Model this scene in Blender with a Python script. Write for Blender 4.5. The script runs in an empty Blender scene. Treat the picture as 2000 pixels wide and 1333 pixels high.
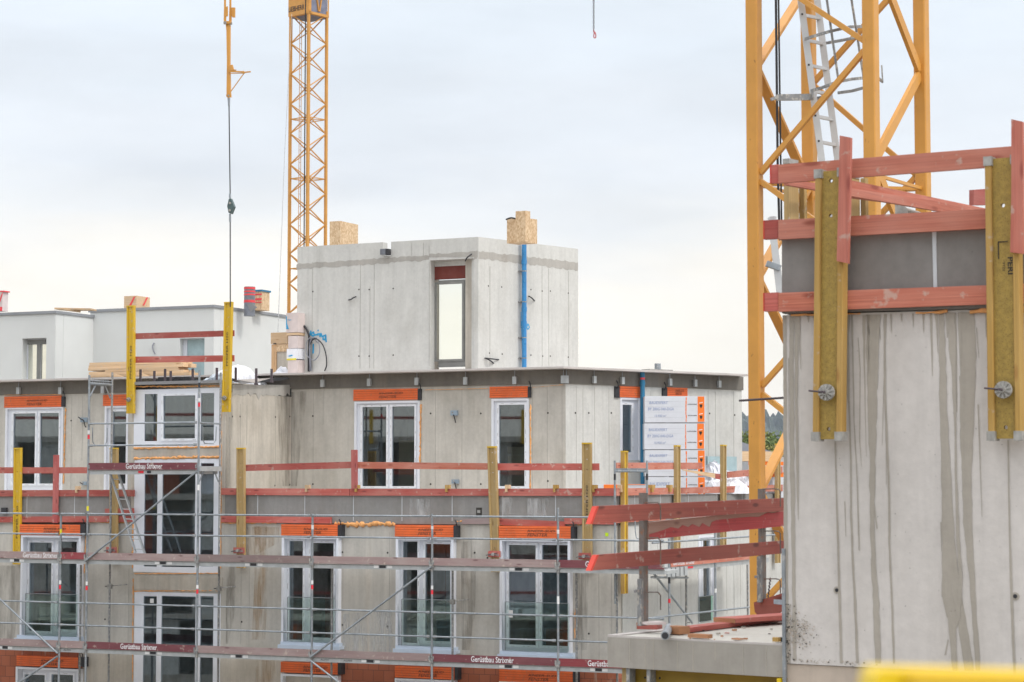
import bpy, math, random
from mathutils import Vector, Matrix
random.seed(7)
R=math.radians
sc=bpy.context.scene
HAZE=True
# ------------------------------------------------------------ camera
FP=4200.0; TILT=math.atan(279/FP); H=9.5
cam=bpy.data.cameras.new('camera'); co=bpy.data.objects.new('camera',cam); sc.collection.objects.link(co)
cam.sensor_width=36; cam.lens=FP/2000*36; cam.clip_start=.2; cam.clip_end=20000
co.location=(0,0,H); co.rotation_euler=(R(90)+TILT,0,0)
cam.dof.use_dof=True; cam.dof.focus_distance=42; cam.dof.aperture_fstop=8
sc.camera=co
# ------------------------------------------------------------ sky and sun
SUN_EL=R(50); SUN_AZ=R(125)      # azimuth clockwise from +Y
w=bpy.data.worlds.new('World'); sc.world=w; w.use_nodes=True
nt=w.node_tree; N=nt.nodes; L=nt.links; N.clear()
def nd(t,**k):
    n=N.new(t)
    for a,b in k.items(): setattr(n,a,b)
    return n
out=nd('ShaderNodeOutputWorld'); bg=nd('ShaderNodeBackground'); L.new(bg.outputs[0],out.inputs[0])
sky=nd('ShaderNodeTexSky',sky_type='NISHITA',sun_disc=False); sky.sun_elevation=SUN_EL; sky.sun_rotation=SUN_AZ
tc=nd('ShaderNodeTexCoord'); sep=nd('ShaderNodeSeparateXYZ'); L.new(tc.outputs['Generated'],sep.inputs[0])
mp=nd('ShaderNodeMapping'); mp.inputs['Scale'].default_value=(5,5,22); L.new(tc.outputs['Generated'],mp.inputs[0])
ns=nd('ShaderNodeTexNoise'); ns.inputs['Scale'].default_value=1.3; ns.inputs['Detail'].default_value=5; ns.inputs['Roughness'].default_value=.48
L.new(mp.outputs[0],ns.inputs[0])
ad=nd('ShaderNodeMath',operation='MULTIPLY_ADD'); L.new(ns.outputs[0],ad.inputs[0]); ad.inputs[1].default_value=.085; L.new(sep.outputs[2],ad.inputs[2])
ad2=nd('ShaderNodeMath',operation='SUBTRACT'); L.new(ad.outputs[0],ad2.inputs[0]); ad2.inputs[1].default_value=.042
cr=nd('ShaderNodeValToRGB'); L.new(ad2.outputs[0],cr.inputs[0])
def lin(r,g,b): return tuple(((c/255)/12.92 if c/255<=.04045 else ((c/255+.055)/1.055)**2.4) for c in (r,g,b))
EX=11.9  # cloud radiance is divided by the background strength of 0.1
def k4(c,m=1): return (c[0]*m,c[1]*m,c[2]*m,1)
cr.color_ramp.elements[0].position=0.0; cr.color_ramp.elements[0].color=k4(lin(250,243,232))
e=cr.color_ramp.elements; e[1].position=1; e[1].color=(1,1,1,1)
for pos,c in ((.06,(252,247,236)),(.095,(248,244,236)),(.125,(235,237,238)),(.16,(225,230,236)),(.215,(224,232,240)),(.34,(235,240,245))):
    q=e.new(pos); q.color=k4(lin(*c))
# patches of thinner cloud
mp2=nd('ShaderNodeMapping'); mp2.inputs['Scale'].default_value=(7,7,26); mp2.inputs['Location'].default_value=(3,1,2); L.new(tc.outputs['Generated'],mp2.inputs[0])
n2=nd('ShaderNodeTexNoise'); n2.inputs['Scale'].default_value=1.0; n2.inputs['Detail'].default_value=7; n2.inputs['Roughness'].default_value=.55; L.new(mp2.outputs[0],n2.inputs[0])
mr=nd('ShaderNodeMapRange'); L.new(n2.outputs[0],mr.inputs[0]); mr.inputs[1].default_value=.3; mr.inputs[2].default_value=.7; mr.inputs[3].default_value=.93; mr.inputs[4].default_value=1.06
# an overcast sky is about three times brighter at the zenith
zr=nd('ShaderNodeMapRange'); L.new(sep.outputs[2],zr.inputs[0]); zr.inputs[1].default_value=.24; zr.inputs[2].default_value=.9; zr.inputs[3].default_value=1.0; zr.inputs[4].default_value=2.0
mm=nd('ShaderNodeMath',operation='MULTIPLY'); L.new(mr.outputs[0],mm.inputs[0]); L.new(zr.outputs[0],mm.inputs[1])
m3=nd('ShaderNodeMath',operation='MULTIPLY'); L.new(mm.outputs[0],m3.inputs[0]); m3.inputs[1].default_value=EX
vm=nd('ShaderNodeVectorMath',operation='SCALE'); L.new(cr.outputs[0],vm.inputs[0]); L.new(m3.outputs[0],vm.inputs['Scale'])
mx=nd('ShaderNodeMix',data_type='RGBA'); mx.inputs[0].default_value=.93; L.new(sky.outputs[0],mx.inputs[6]); L.new(vm.outputs[0],mx.inputs[7])
L.new(mx.outputs[2],bg.inputs[0]); bg.inputs[1].default_value=.1
sl=bpy.data.lights.new('sun','SUN'); so=bpy.data.objects.new('sun',sl); sc.collection.objects.link(so)
sl.energy=1.5; sl.angle=R(10); sl.color=(1,.96,.9)
sd=Vector((math.sin(SUN_AZ)*math.cos(SUN_EL),math.cos(SUN_AZ)*math.cos(SUN_EL),math.sin(SUN_EL)))
so.rotation_euler=sd.to_track_quat('Z','Y').to_euler()
vs=sc.view_settings; vs.view_transform='Standard'; vs.look='None'; vs.exposure=0.0; vs.gamma=1; vs.use_curve_mapping=False

# ------------------------------------------------------------ frames, rays
def ray(px,py):
    x=(px-1000)/FP; z=-(py-666.5)/FP; c,s=math.cos(TILT),math.sin(TILT)
    return Vector((x,c-z*s,s+z*c))
C0=Vector((0,0,H))
class Fr:
    def __init__(s,O,deg):
        s.O=Vector((O[0],O[1],0)); s.a=R(deg)
        s.M=Matrix.Translation(s.O)@Matrix.Rotation(s.a,4,'Z'); s.Mi=s.M.inverted(); s.R=Matrix.Rotation(s.a,4,'Z')
    def w(s,p): return s.M@Vector(p)
    def _r(s,px,py): return s.Mi@C0,(s.R.inverted()@ray(px,py))
    def p(s,px,py,y=0.0):
        o,d=s._r(px,py); t=(y-o.y)/d.y; q=o+d*t; return q.x,q.z
    def u(s,px,y=0.0,py=945.5): return s.p(px,py,y)[0]
    def z(s,px,py,y=0.0): return s.p(px,py,y)[1]
    def y_at(s,u,px,py=945.5):
        o,d=s._r(px,py); t=(u-o.x)/d.x; return (o+d*t).y
    def rc(s,a,b,c,d,y=0.0):   # pixel rectangle -> u0,u1,z0,z1
        m=(b+d)/2; n=(a+c)/2
        return s.p(a,m,y)[0],s.p(c,m,y)[0],s.p(n,d,y)[1],s.p(n,b,y)[1]
def onplane(px,deg_pt,Z): # a frame through column px at depth Z
    return Fr(((px-1000)/FP*Z,Z),deg_pt)

# ------------------------------------------------------------ mesh builder (world coordinates inside)
class MB:
    def __init__(s,f=None): s.v=[];s.f=[];s.m=[];s.s=[];s.mats=[];s.fr=f
    def mi(s,m):
        if m not in s.mats: s.mats.append(m)
        return s.mats.index(m)
    def add(s,vs,fs,m,sm=False,raw=False):
        b=len(s.v); i=s.mi(m)
        s.v+= [Vector(v) if raw else s.fr.w(v) for v in vs]
        for f in fs: s.f.append([b+k for k in f]); s.m.append(i); s.s.append(sm)
        return s
    def box(s,u0,u1,y0,y1,z0,z1,m):
        if u0>u1:u0,u1=u1,u0
        if y0>y1:y0,y1=y1,y0
        if z0>z1:z0,z1=z1,z0
        v=[(u0,y0,z0),(u1,y0,z0),(u1,y1,z0),(u0,y1,z0),(u0,y0,z1),(u1,y0,z1),(u1,y1,z1),(u0,y1,z1)]
        return s.add(v,[(0,1,5,4),(1,2,6,5),(2,3,7,6),(3,0,4,7),(4,5,6,7),(3,2,1,0)],m)
    def prism(s,pts,y0,y1,m):  # pts (u,z) polygon, extruded along y
        n=len(pts); ar=sum(pts[i][0]*pts[(i+1)%n][1]-pts[(i+1)%n][0]*pts[i][1] for i in range(n))
        if ar<0: pts=pts[::-1]
        v=[(a,y0,b) for a,b in pts]+[(a,y1,b) for a,b in pts]
        return s.add(v,[tuple(range(n)),tuple(range(2*n-1,n-1,-1))]+[(i,i+n,(i+1)%n+n,(i+1)%n) for i in range(n)],m)
    def slab(s,pts,z0,z1,m):   # pts (x,y) world polygon
        n=len(pts); ar=sum(pts[i][0]*pts[(i+1)%n][1]-pts[(i+1)%n][0]*pts[i][1] for i in range(n))
        if ar<0: pts=pts[::-1]
        v=[(a,b,z0) for a,b in pts]+[(a,b,z1) for a,b in pts]
        return s.add(v,[tuple(range(n-1,-1,-1)),tuple(range(n,2*n))]+[(i,(i+1)%n,(i+1)%n+n,i+n) for i in range(n)],m,raw=True)
    def pxpoly(s,pts,y0,y1,m): # pixel polygon on plane y0
        return s.prism([s.fr.p(a,b,y0) for a,b in pts],y0,y1,m)
    def tube(s,a,b,r,m,n=8,r2=None,raw=False,cap=True):
        a=Vector(a) if raw else s.fr.w(a); b=Vector(b) if raw else s.fr.w(b)
        d=(b-a); 
        if d.length<1e-6: return s
        d.normalize(); t=Vector((0,0,1)) if abs(d.z)<.9 else Vector((1,0,0)); x=d.cross(t).normalized(); y=d.cross(x)
        r2=r if r2 is None else r2
        v=[a+(x*math.cos(2*math.pi*i/n)+y*math.sin(2*math.pi*i/n))*r for i in range(n)]+[b+(x*math.cos(2*math.pi*i/n)+y*math.sin(2*math.pi*i/n))*r2 for i in range(n)]
        s.add(v,[(i,i+n,(i+1)%n+n,(i+1)%n) for i in range(n)],m,True,True)
        if cap: s.add(v[:n],[tuple(range(n))],m,False,True); s.add(v[n:],[tuple(range(n-1,-1,-1))],m,False,True)
        return s
    def path(s,pts,r,m,n=6,raw=False):
        P=[Vector(p) if raw else s.fr.w(p) for p in pts]; v=[]
        for i,p in enumerate(P):
            d=(P[min(i+1,len(P)-1)]-P[max(i-1,0)]).normalized()
            t=Vector((.31,.87,.38)); x=d.cross(t).normalized(); y=d.cross(x)
            rr=r[i] if isinstance(r,(list,tuple)) else r
            v+=[p+(x*math.cos(2*math.pi*k/n)+y*math.sin(2*math.pi*k/n))*rr for k in range(n)]
        fs=[(i*n+k,(i+1)*n+k,(i+1)*n+(k+1)%n,i*n+(k+1)%n) for i in range(len(P)-1) for k in range(n)]
        s.add(v,fs,m,True,True); s.add(v[:n],[tuple(range(n))],m,False,True); s.add(v[-n:],[tuple(range(n-1,-1,-1))],m,False,True)
        return s
    def bar(s,a,b,w,h,m,up=(0,0,1),raw=False): # rectangular bar a->b, w across, h along up
        a=Vector(a) if raw else s.fr.w(a); b=Vector(b) if raw else s.fr.w(b)
        d=(b-a).normalized(); upw=Vector(up) if raw else (s.fr.R@Vector(up)); x=d.cross(upw)
        if x.length<1e-4: x=d.cross(Vector((1,0,0)))
        x.normalize(); y=x.cross(d).normalized()
        v=[q+x*i*w/2+y*j*h/2 for q in (a,b) for i,j in ((-1,-1),(1,-1),(1,1),(-1,1))]
        return s.add(v,[(3,2,1,0),(4,5,6,7),(0,1,5,4),(1,2,6,5),(2,3,7,6),(3,0,4,7)],m,False,True)
    def panel(s,u0,u1,z0,z1,holes,y,t,m,mr=None): # wall with rectangular holes
        mr=mr or m
        us=sorted(set([u0,u1]+[min(max(h[k],u0),u1) for h in holes for k in (0,1)]))
        zs=sorted(set([z0,z1]+[min(max(h[k],z0),z1) for h in holes for k in (2,3)]))
        V=[];F=[];idx={}
        def g(i,j,k):
            key=(i,j,k)
            if key not in idx: idx[key]=len(V); V.append((us[i],y+(t if k else 0),zs[j]))
            return idx[key]
        def inside(i,j):
            if i<0 or j<0 or i>=len(us)-1 or j>=len(zs)-1: return None
            cu=(us[i]+us[i+1])/2; cz=(zs[j]+zs[j+1])/2
            return any(h[0]<cu<h[1] and h[2]<cz<h[3] for h in holes)
        FR=[]
        for i in range(len(us)-1):
            for j in range(len(zs)-1):
                if inside(i,j): continue
                F.append((g(i,j,0),g(i+1,j,0),g(i+1,j+1,0),g(i,j+1,0)))
                F.append((g(i,j+1,1),g(i+1,j+1,1),g(i+1,j,1),g(i,j,1)))
                for di,dj,q in ((-1,0,((i,j+1),(i,j))),(1,0,((i+1,j),(i+1,j+1))),(0,-1,((i,j),(i+1,j))),(0,1,((i+1,j+1),(i,j+1)))):
                    n=inside(i+di,j+dj)
                    if n is None or n:
                        a,b=q; FR.append((g(*a,0),g(*a,1),g(*b,1),g(*b,0)))
        s.add(V,F+[f[::-1] for f in FR],m)
        return s
    def disc(s,u,y,z,r,m,n=10,t=.006):
        return s.tube((u,y,z),(u,y-t,z),r,m,n)
    def text(s,txt,u,z,y,hgt,m,width=None,vert=False,shear=0,ext=.0,bold=0):
        V,F=textmesh(txt,shear,bold)
        if not V: return s
        x0=min(a for a,b in V);x1=max(a for a,b in V);y0=min(b for a,b in V);y1=max(b for a,b in V)
        sy=hgt/(y1-y0); sx=(width/(x1-x0)) if width else sy
        pts=[((a-x0)*sx,(b-y0)*sy) for a,b in V]
        if vert==1: pts=[(-b,a) for a,b in pts]
        if vert==-1: pts=[(b,-a) for a,b in pts]
        return s.add([(u+a,y,z+b) for a,b in pts],F,m)
_tc={}
def textmesh(txt,shear,bold):
    k=(txt,shear,bold)
    if k in _tc: return _tc[k]
    cu=bpy.data.curves.new('t','FONT'); cu.body=txt; cu.shear=shear; cu.resolution_u=2; cu.offset=bold; cu.space_line=.85
    ob=bpy.data.objects.new('t',cu); sc.collection.objects.link(ob)
    dg=bpy.context.evaluated_depsgraph_get(); me=bpy.data.meshes.new_from_object(ob.evaluated_get(dg))
    V=[(v.co.x,v.co.y) for v in me.vertices]; F=[]
    for p in me.polygons:
        vs_=list(p.vertices)
        if p.normal.z<0: vs_=vs_[::-1]
        F.append(tuple(vs_))
    bpy.data.objects.remove(ob); bpy.data.meshes.remove(me); bpy.data.curves.remove(cu)
    _tc[k]=(V,F); return V,F
def _mesh(mb,name,Mi):
    me=bpy.data.meshes.new(name); me.from_pydata([Mi@v for v in mb.v],[],mb.f)
    for m in mb.mats: me.materials.append(m)
    me.polygons.foreach_set('material_index',mb.m); me.polygons.foreach_set('use_smooth',mb.s); me.update()
    return me
def tag(o,label,cat,group=None,kind=None):
    if label: o['label']=label
    if cat: o['category']=cat
    if group: o['group']=group
    if kind: o['kind']=kind
    return o
ROOT={}
def thing(name,label,cat,fr,loc,group=None):
    o=bpy.data.objects.new(name,None); sc.collection.objects.link(o); o.empty_display_size=.2
    o.location=fr.w(loc); o.rotation_euler=(0,0,fr.a); tag(o,label,cat,group)
    ROOT[o.name]=(Matrix.Translation(fr.w(loc))@fr.R).inverted(); return o
def part(mb,name,parent,label=None,kind=None):
    Mi=ROOT[parent.name]; o=bpy.data.objects.new(name,_mesh(mb,name,Mi)); sc.collection.objects.link(o); o.parent=parent
    ROOT[o.name]=Mi
    if label: o['label']=label
    if kind: o['kind']=kind
    return o
def solo(mb,name,label,cat,fr=None,group=None,kind=None):
    fr=fr or mb.fr or Fr((0,0),0)
    n=len(mb.v); c=sum(mb.v,Vector())/n; c.z=min(v.z for v in mb.v)
    M=Matrix.Translation(c)@fr.R
    o=bpy.data.objects.new(name,_mesh(mb,name,M.inverted())); sc.collection.objects.link(o); o.location=c; o.rotation_euler=(0,0,fr.a)
    ROOT[o.name]=M.inverted(); return tag(o,label,cat,group,kind)

# ------------------------------------------------------------ materials
class G_:
    def __init__(s,name):
        s.m=bpy.data.materials.new(name); s.m.use_nodes=True; s.t=s.m.node_tree; s.b=s.t.nodes['Principled BSDF']; s.n=s.t.nodes; s.l=s.t.links
        s.tc=s.n.new('ShaderNodeTexCoord')
    def node(s,t,**k):
        n=s.n.new(t)
        for a,b in k.items():
            if a.startswith('i_'): n.inputs[a[2:].replace('_',' ')].default_value=b
            else: setattr(n,a,b)
        return n
    def noise(s,scale=(1,1,1),sz=1,det=4,rough=.55,loc=(0,0,0),rnd=False):
        mp=s.node('ShaderNodeMapping'); mp.inputs['Scale'].default_value=scale; mp.inputs['Location'].default_value=loc
        s.l.new(s.tc.outputs['Object'],mp.inputs[0])
        if rnd:
            oi=s.node('ShaderNodeObjectInfo'); mu=s.node('ShaderNodeMath',operation='MULTIPLY'); s.l.new(oi.outputs['Random'],mu.inputs[0]); mu.inputs[1].default_value=40
            s.l.new(mu.outputs[0],mp.inputs['Location'])
        n=s.node('ShaderNodeTexNoise'); n.inputs['Scale'].default_value=sz; n.inputs['Detail'].default_value=det; n.inputs['Roughness'].default_value=rough
        s.l.new(mp.outputs[0],n.inputs[0]); return n.outputs[0]
    def ramp(s,x,a,b,lo=0,hi=1):
        m=s.node('ShaderNodeMapRange'); s.l.new(x,m.inputs[0]); m.inputs[1].default_value=a; m.inputs[2].default_value=b; m.inputs[3].default_value=lo; m.inputs[4].default_value=hi; return m.outputs[0]
    def mix(s,f,a,b,mode='MIX'):
        m=s.node('ShaderNodeMix',data_type='RGBA',blend_type=mode)
        for sock,v in ((0,f),(6,a),(7,b)):
            if isinstance(v,bpy.types.NodeSocket): s.l.new(v,m.inputs[sock])
            else: m.inputs[sock].default_value=v if sock==0 else ((*v,1) if len(v)==3 else v)
        return m.outputs[2]
    def out(s,col,rough=.7,bump=None,bs=.3,bd=.01,metal=0):
        if isinstance(col,bpy.types.NodeSocket): s.l.new(col,s.b.inputs['Base Color'])
        else: s.b.inputs['Base Color'].default_value=(*col,1)
        if isinstance(rough,bpy.types.NodeSocket): s.l.new(rough,s.b.inputs['Roughness'])
        else: s.b.inputs['Roughness'].default_value=rough
        s.b.inputs['Metallic'].default_value=metal
        if bump is not None:
            b=s.node('ShaderNodeBump'); b.inputs['Strength'].default_value=bs; b.inputs['Distance'].default_value=bd; s.l.new(bump,b.inputs['Height']); s.l.new(b.outputs[0],s.b.inputs['Normal'])
        return s.m
def sc3(c,k): return tuple(x*k for x in c)
def concrete(name,c,dark=.72,stain=(.36,.26,.17),samt=.35,streak=.5,light=1.12,fstreak=.3,patch=.5):
    g=G_(name)
    big=g.ramp(g.noise((1,1,1),.55,5),.32,.68)
    st=g.ramp(g.noise((3.2,3.2,.22),1.6,4,.6,(3,1,0)),.38,.68)
    fine=g.noise((1,1,1),14,5,.65)
    med=g.ramp(g.noise((1,1,.8),3.2,6,.6,(9,2,4)),.35,.7)
    col=g.mix(big,sc3(c,dark*1.12),sc3(c,light))
    stf=g.node('ShaderNodeMath',operation='MULTIPLY'); g.l.new(st,stf.inputs[0]); stf.inputs[1].default_value=streak
    col=g.mix(stf.outputs[0],col,sc3(c,dark))
    mf=g.node('ShaderNodeMath',operation='MULTIPLY'); g.l.new(med,mf.inputs[0]); mf.inputs[1].default_value=.28
    col=g.mix(mf.outputs[0],col,sc3(c,1.18))
    rs=g.ramp(g.noise((1.3,1.3,.16),1.1,3,.5,(17,5,2)),.60,.78,0,samt)
    col=g.mix(rs,col,stain)
    fs=g.ramp(g.noise((6.5,6.5,.35),1.5,6,.68,(2,7,5)),.48,.74,0,fstreak); col=g.mix(fs,col,sc3(c,dark*.8))
    pt=g.ramp(g.noise((.75,.75,.42),1.3,5,.62,(31,3,12)),.50,.66,0,patch); col=g.mix(pt,col,(c[0]*.66,c[1]*.64,c[2]*.60))
    lt=g.ramp(g.noise((1.6,1.6,.5),1.5,5,.6,(3,33,21)),.58,.72,0,.35); col=g.mix(lt,col,sc3(c,1.22))
    ff=g.ramp(fine,.3,.7,.94,1.05)
    v=g.node('ShaderNodeVectorMath',operation='SCALE'); g.l.new(col,v.inputs[0]); g.l.new(ff,v.inputs['Scale'])
    # pores
    mpv=g.node('ShaderNodeTexVoronoi'); mpv.inputs['Scale'].default_value=9; g.l.new(g.tc.outputs['Object'],mpv.inputs['Vector'])
    po=g.ramp(mpv.outputs['Distance'],.025,.05,.75,1)
    v2=g.node('ShaderNodeVectorMath',operation='SCALE'); g.l.new(v.outputs[0],v2.inputs[0]); g.l.new(po,v2.inputs['Scale'])
    return g.out(v2.outputs[0],.85,fine,.25,.01)
def wood(name,c1,c2,axis='x',knot=(.2,.1,.04),vary=.25,rough=.75,stretch=14,wear=None):
    g=G_(name); sca={'x':(.7,stretch,stretch),'z':(stretch,stretch,.7)}[axis]
    gr=g.ramp(g.noise(sca,1.6,6,.65,rnd=True),.3,.7)
    col=g.mix(gr,c1,c2)
    g2_=g.ramp(g.noise({'x':(.35,stretch*3,stretch*3),'z':(stretch*3,stretch*3,.35)}[axis],2.2,5,.7,rnd=True),.42,.70,0,.8)
    col=g.mix(g2_,col,sc3(c2,.72))
    pa=g.ramp(g.noise({'x':(1.1,3,3),'z':(3,3,1.1)}[axis],1.3,3,.5,rnd=True),.35,.7)
    m=g.node('ShaderNodeMath',operation='MULTIPLY'); g.l.new(pa,m.inputs[0]); m.inputs[1].default_value=.6
    col=g.mix(m.outputs[0],col,wear or sc3(c2,1.25))
    vo=g.node('ShaderNodeTexVoronoi'); vo.inputs['Scale'].default_value=1
    mp=g.node('ShaderNodeMapping'); mp.inputs['Scale'].default_value={'x':(2.2,8,8),'z':(8,8,2.2)}[axis]; g.l.new(g.tc.outputs['Object'],mp.inputs[0]); g.l.new(mp.outputs[0],vo.inputs['Vector'])
    kn=g.ramp(vo.outputs['Distance'],.08,.17,.75,0)
    col=g.mix(kn,col,knot)
    spl=g.ramp(g.noise((1,1,1),9,4,.6,(4,8,1),rnd=True),.61,.67,0,.55); col=g.mix(spl,col,(.50,.42,.36))
    oi=g.node('ShaderNodeObjectInfo'); rr=g.ramp(oi.outputs['Random'],0,1,1-vary,1+vary)
    v=g.node('ShaderNodeVectorMath',operation='SCALE'); g.l.new(col,v.inputs[0]); g.l.new(rr,v.inputs['Scale'])
    return g.out(v.outputs[0],rough,gr,.25,.004)
def paint(name,c,rough=.5,vary=.12,spots=None,metal=0,sz=3,sp=.72):
    g=G_(name); n=g.ramp(g.noise((1,1,1),sz,5,.6),.3,.7,1-vary,1+vary)
    rgb=g.node('ShaderNodeRGB'); rgb.outputs[0].default_value=(*c,1)
    v=g.node('ShaderNodeVectorMath',operation='SCALE'); g.l.new(rgb.outputs[0],v.inputs[0]); g.l.new(n,v.inputs['Scale']); col=v.outputs[0]
    if spots:
        s_=g.ramp(g.noise((1,1,.6),sz*5,4,.6,(5,5,5)),sp-.08,sp,0,.9); col=g.mix(s_,col,spots)
    r=g.ramp(g.noise((1,1,1),sz*2.3,3),.3,.7,rough*.85,min(1,rough*1.2))
    return g.out(col,r,None,metal=metal)
M={}
M['conc']=concrete('facade_concrete',(.56,.53,.48),dark=.72,samt=.6,streak=.75,light=1.08)
M['conc_up']=concrete('penthouse_concrete',(.585,.58,.555),dark=.84,samt=.10,streak=.4,light=1.05,patch=.3,fstreak=.35)
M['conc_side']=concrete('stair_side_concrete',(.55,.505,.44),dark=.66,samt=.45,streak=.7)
M['conc_fg']=concrete('near_wall_concrete',(.60,.565,.54),dark=.88,stain=(.46,.40,.33),samt=.3,streak=.3,light=1.06,patch=.22,fstreak=.25)
M['conc_slab']=concrete('near_slab_concrete',(.36,.335,.30),dark=.84,samt=.12,streak=.5,patch=.25,fstreak=.3)
M['conc_low']=concrete('near_base_concrete',(.50,.42,.35),dark=.8,samt=.3)
M['conc_top']=concrete('slab_top_concrete',(.55,.53,.48),dark=.85,samt=.2,streak=0)
M['band']=concrete('fibre_cement_panel',(.27,.26,.25),dark=.8,samt=.12,streak=.6)
M['band_fg']=concrete('fibre_cement_near',(.23,.215,.205),dark=.85,samt=.05,streak=.4)
M['eave']=concrete('eave_concrete_in_shade',(.185,.17,.15),dark=.75,samt=.2,streak=.6)  # concrete colour darkened to hold the shade of the roof overhang
M['wet']=concrete('rough_joint_mortar',(.41,.39,.36),dark=.8,samt=.2)
M['mortar']=concrete('mortar_run',(.39,.355,.31),dark=.85,samt=.0,streak=.4,patch=.2)
M['dark']=paint('dark_joint',(.05,.045,.04),.9)
M['seam']=paint('formwork_seam',(.33,.315,.29),.9)
M['seam_l']=paint('light_joint',(.55,.57,.6),.7)
M['interior']=paint('interior_plaster',(.42,.41,.39),.9,.3)
M['white']=paint('white_window_plastic',(.74,.76,.82),.35,.04)
M['white2']=paint('white_sash_plastic',(.80,.82,.87),.3,.03)
M['sill']=paint('pale_blue_sill_metal',(.55,.62,.72),.35,.05)
M['grey_frame']=paint('grey_window_frame',(.22,.22,.21),.5)
M['orange']=paint('orange_shutter_plastic',(.78,.15,.035),.55,.14,spots=(.50,.17,.08),sz=4,sp=.66)
M['orange_d']=paint('orange_groove',(.58,.10,.02),.6)
M['brickred']=paint('dark_red_shutter',(.16,.03,.02),.7)
M['black']=paint('black_plastic',(.025,.025,.03),.5)
M['ink']=paint('black_ink',(.035,.025,.02),.7)
M['foam']=paint('orange_foam',(.75,.36,.13),.8,.3,sz=12)
M['whiteink']=paint('white_lettering',(.75,.74,.76),.6,.15,spots=(.4,.3,.3),sz=8,sp=.76)
M['redwood']=wood('red_painted_timber',(.50,.12,.095),(.38,.06,.05),'x',knot=(.17,.03,.03),vary=.22,wear=(.54,.22,.18))
M['redwood_z']=wood('red_painted_timber_upright',(.50,.13,.12),(.36,.06,.06),'z',knot=(.17,.03,.03),vary=.15,wear=(.52,.2,.17))
M['redpale']=wood('pale_red_timber',(.585,.205,.13),(.41,.10,.062),'x',knot=(.24,.05,.03),vary=.08,wear=(.62,.30,.235))
M['redpale_z']=wood('pale_red_timber_upright',(.56,.17,.115),(.41,.095,.065),'z',knot=(.25,.05,.04),vary=.06,wear=(.62,.27,.21))
M['reddark']=wood('dark_red_timber',(.40,.10,.07),(.29,.06,.048),'x',knot=(.09,.025,.02),vary=.1,wear=(.36,.13,.095))
M['railpale']=wood('weathered_brown_red_timber',(.48,.28,.22),(.40,.21,.16),'x',knot=(.15,.05,.04),vary=.1,wear=(.50,.34,.28))
M['railred']=wood('half_painted_red_timber',(.56,.07,.07),(.44,.045,.05),'x',knot=(.2,.03,.03),vary=.1,wear=(.5,.13,.12))
M['redend']=paint('red_end_paint',(.55,.045,.025),.6)
M['rawend']=paint('raw_timber_end',(.42,.2,.1),.8)
M['purple']=wood('weathered_purple_board',(.25,.165,.165),(.33,.235,.225),'x',knot=(.12,.06,.06),vary=.25,wear=(.36,.30,.285))
M['maroon']=wood('maroon_toe_board',(.14,.03,.045),(.19,.05,.06),'x',knot=(.1,.03,.03),vary=.12,wear=(.22,.08,.09))
M['maroon2']=wood('red_toe_board',(.30,.035,.05),(.25,.04,.05),'x',knot=(.1,.03,.03),vary=.1,wear=(.3,.1,.1))
M['beamold']=wood('weathered_yellow_beam',(.47,.32,.13),(.38,.25,.09),'z',knot=(.2,.11,.04),vary=.08,wear=(.45,.33,.17))
M['beamyel']=wood('yellow_lacquered_beam',(.66,.43,.02),(.58,.36,.015),'z',knot=(.3,.16,.02),vary=.05,rough=.45,wear=(.7,.46,.03))
M['beamfl']=wood('beam_flange_wood',(.50,.30,.07),(.40,.225,.045),'z',knot=(.28,.12,.03),vary=.04,wear=(.50,.33,.12))
M['beamweb']=wood('beam_web_particleboard',(.34,.225,.04),(.28,.175,.03),'z',knot=(.13,.08,.02),vary=.03,stretch=3,wear=(.37,.25,.06))
M['beamspk']=paint('speckled_particle_web',(.35,.235,.05),.6,.2,spots=(.20,.12,.03),sz=30,sp=.63)
M['pine']=wood('pale_pine',(.66,.50,.34),(.56,.38,.22),'x',knot=(.4,.22,.1),vary=.12)
M['pine_z']=wood('pale_pine_upright',(.62,.42,.24),(.54,.33,.17),'z',knot=(.4,.22,.1),vary=.1)
g=G_('strand_board'); v=g.node('ShaderNodeTexVoronoi'); v.inputs['Scale'].default_value=38; mpp=g.node('ShaderNodeMapping'); mpp.inputs['Scale'].default_value=(1,1,.55); mpp.inputs['Rotation'].default_value=(.5,.6,.3); g.l.new(g.tc.outputs['Object'],mpp.inputs[0]); g.l.new(mpp.outputs[0],v.inputs['Vector'])
sp_=g.node('ShaderNodeSeparateColor'); g.l.new(v.outputs['Color'],sp_.inputs[0])
M['osb']=g.out(g.mix(sp_.outputs[0],(.52,.33,.18),(.76,.58,.38)),.8)
M['galv']=paint('galvanised_steel',(.30,.33,.36),.42,.22,metal=.55,sz=6,spots=(.5,.5,.5),sp=.66)
M['galvd']=paint('dirty_galvanised_steel',(.26,.265,.27),.6,.3,metal=.3,sz=7,spots=(.5,.47,.42),sp=.6)
M['alu']=paint('aluminium_deck',(.46,.48,.49),.45,.15,metal=.35,sz=5)
M['alul']=paint('ladder_aluminium',(.55,.56,.57),.4,.1,metal=.35)
M['cast']=paint('cast_nut',(.36,.35,.33),.65,.25,metal=.3,sz=20)
M['stickr']=paint('red_sticker',(.75,.03,.05),.5); M['stickw']=paint('white_sticker',(.75,.75,.75),.5); M['sticky']=paint('yellow_sticker',(.75,.65,.03),.5)
M['crane']=paint('crane_yellow_paint',(.62,.295,.055),.42,.07,spots=(.26,.11,.03),sz=4,sp=.74)
M['craneb']=paint('far_crane_yellow',(.60,.29,.065),.5,.1)
M['cranegrey']=paint('crane_grey_panel',(.19,.20,.27),.6,.2)
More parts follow.
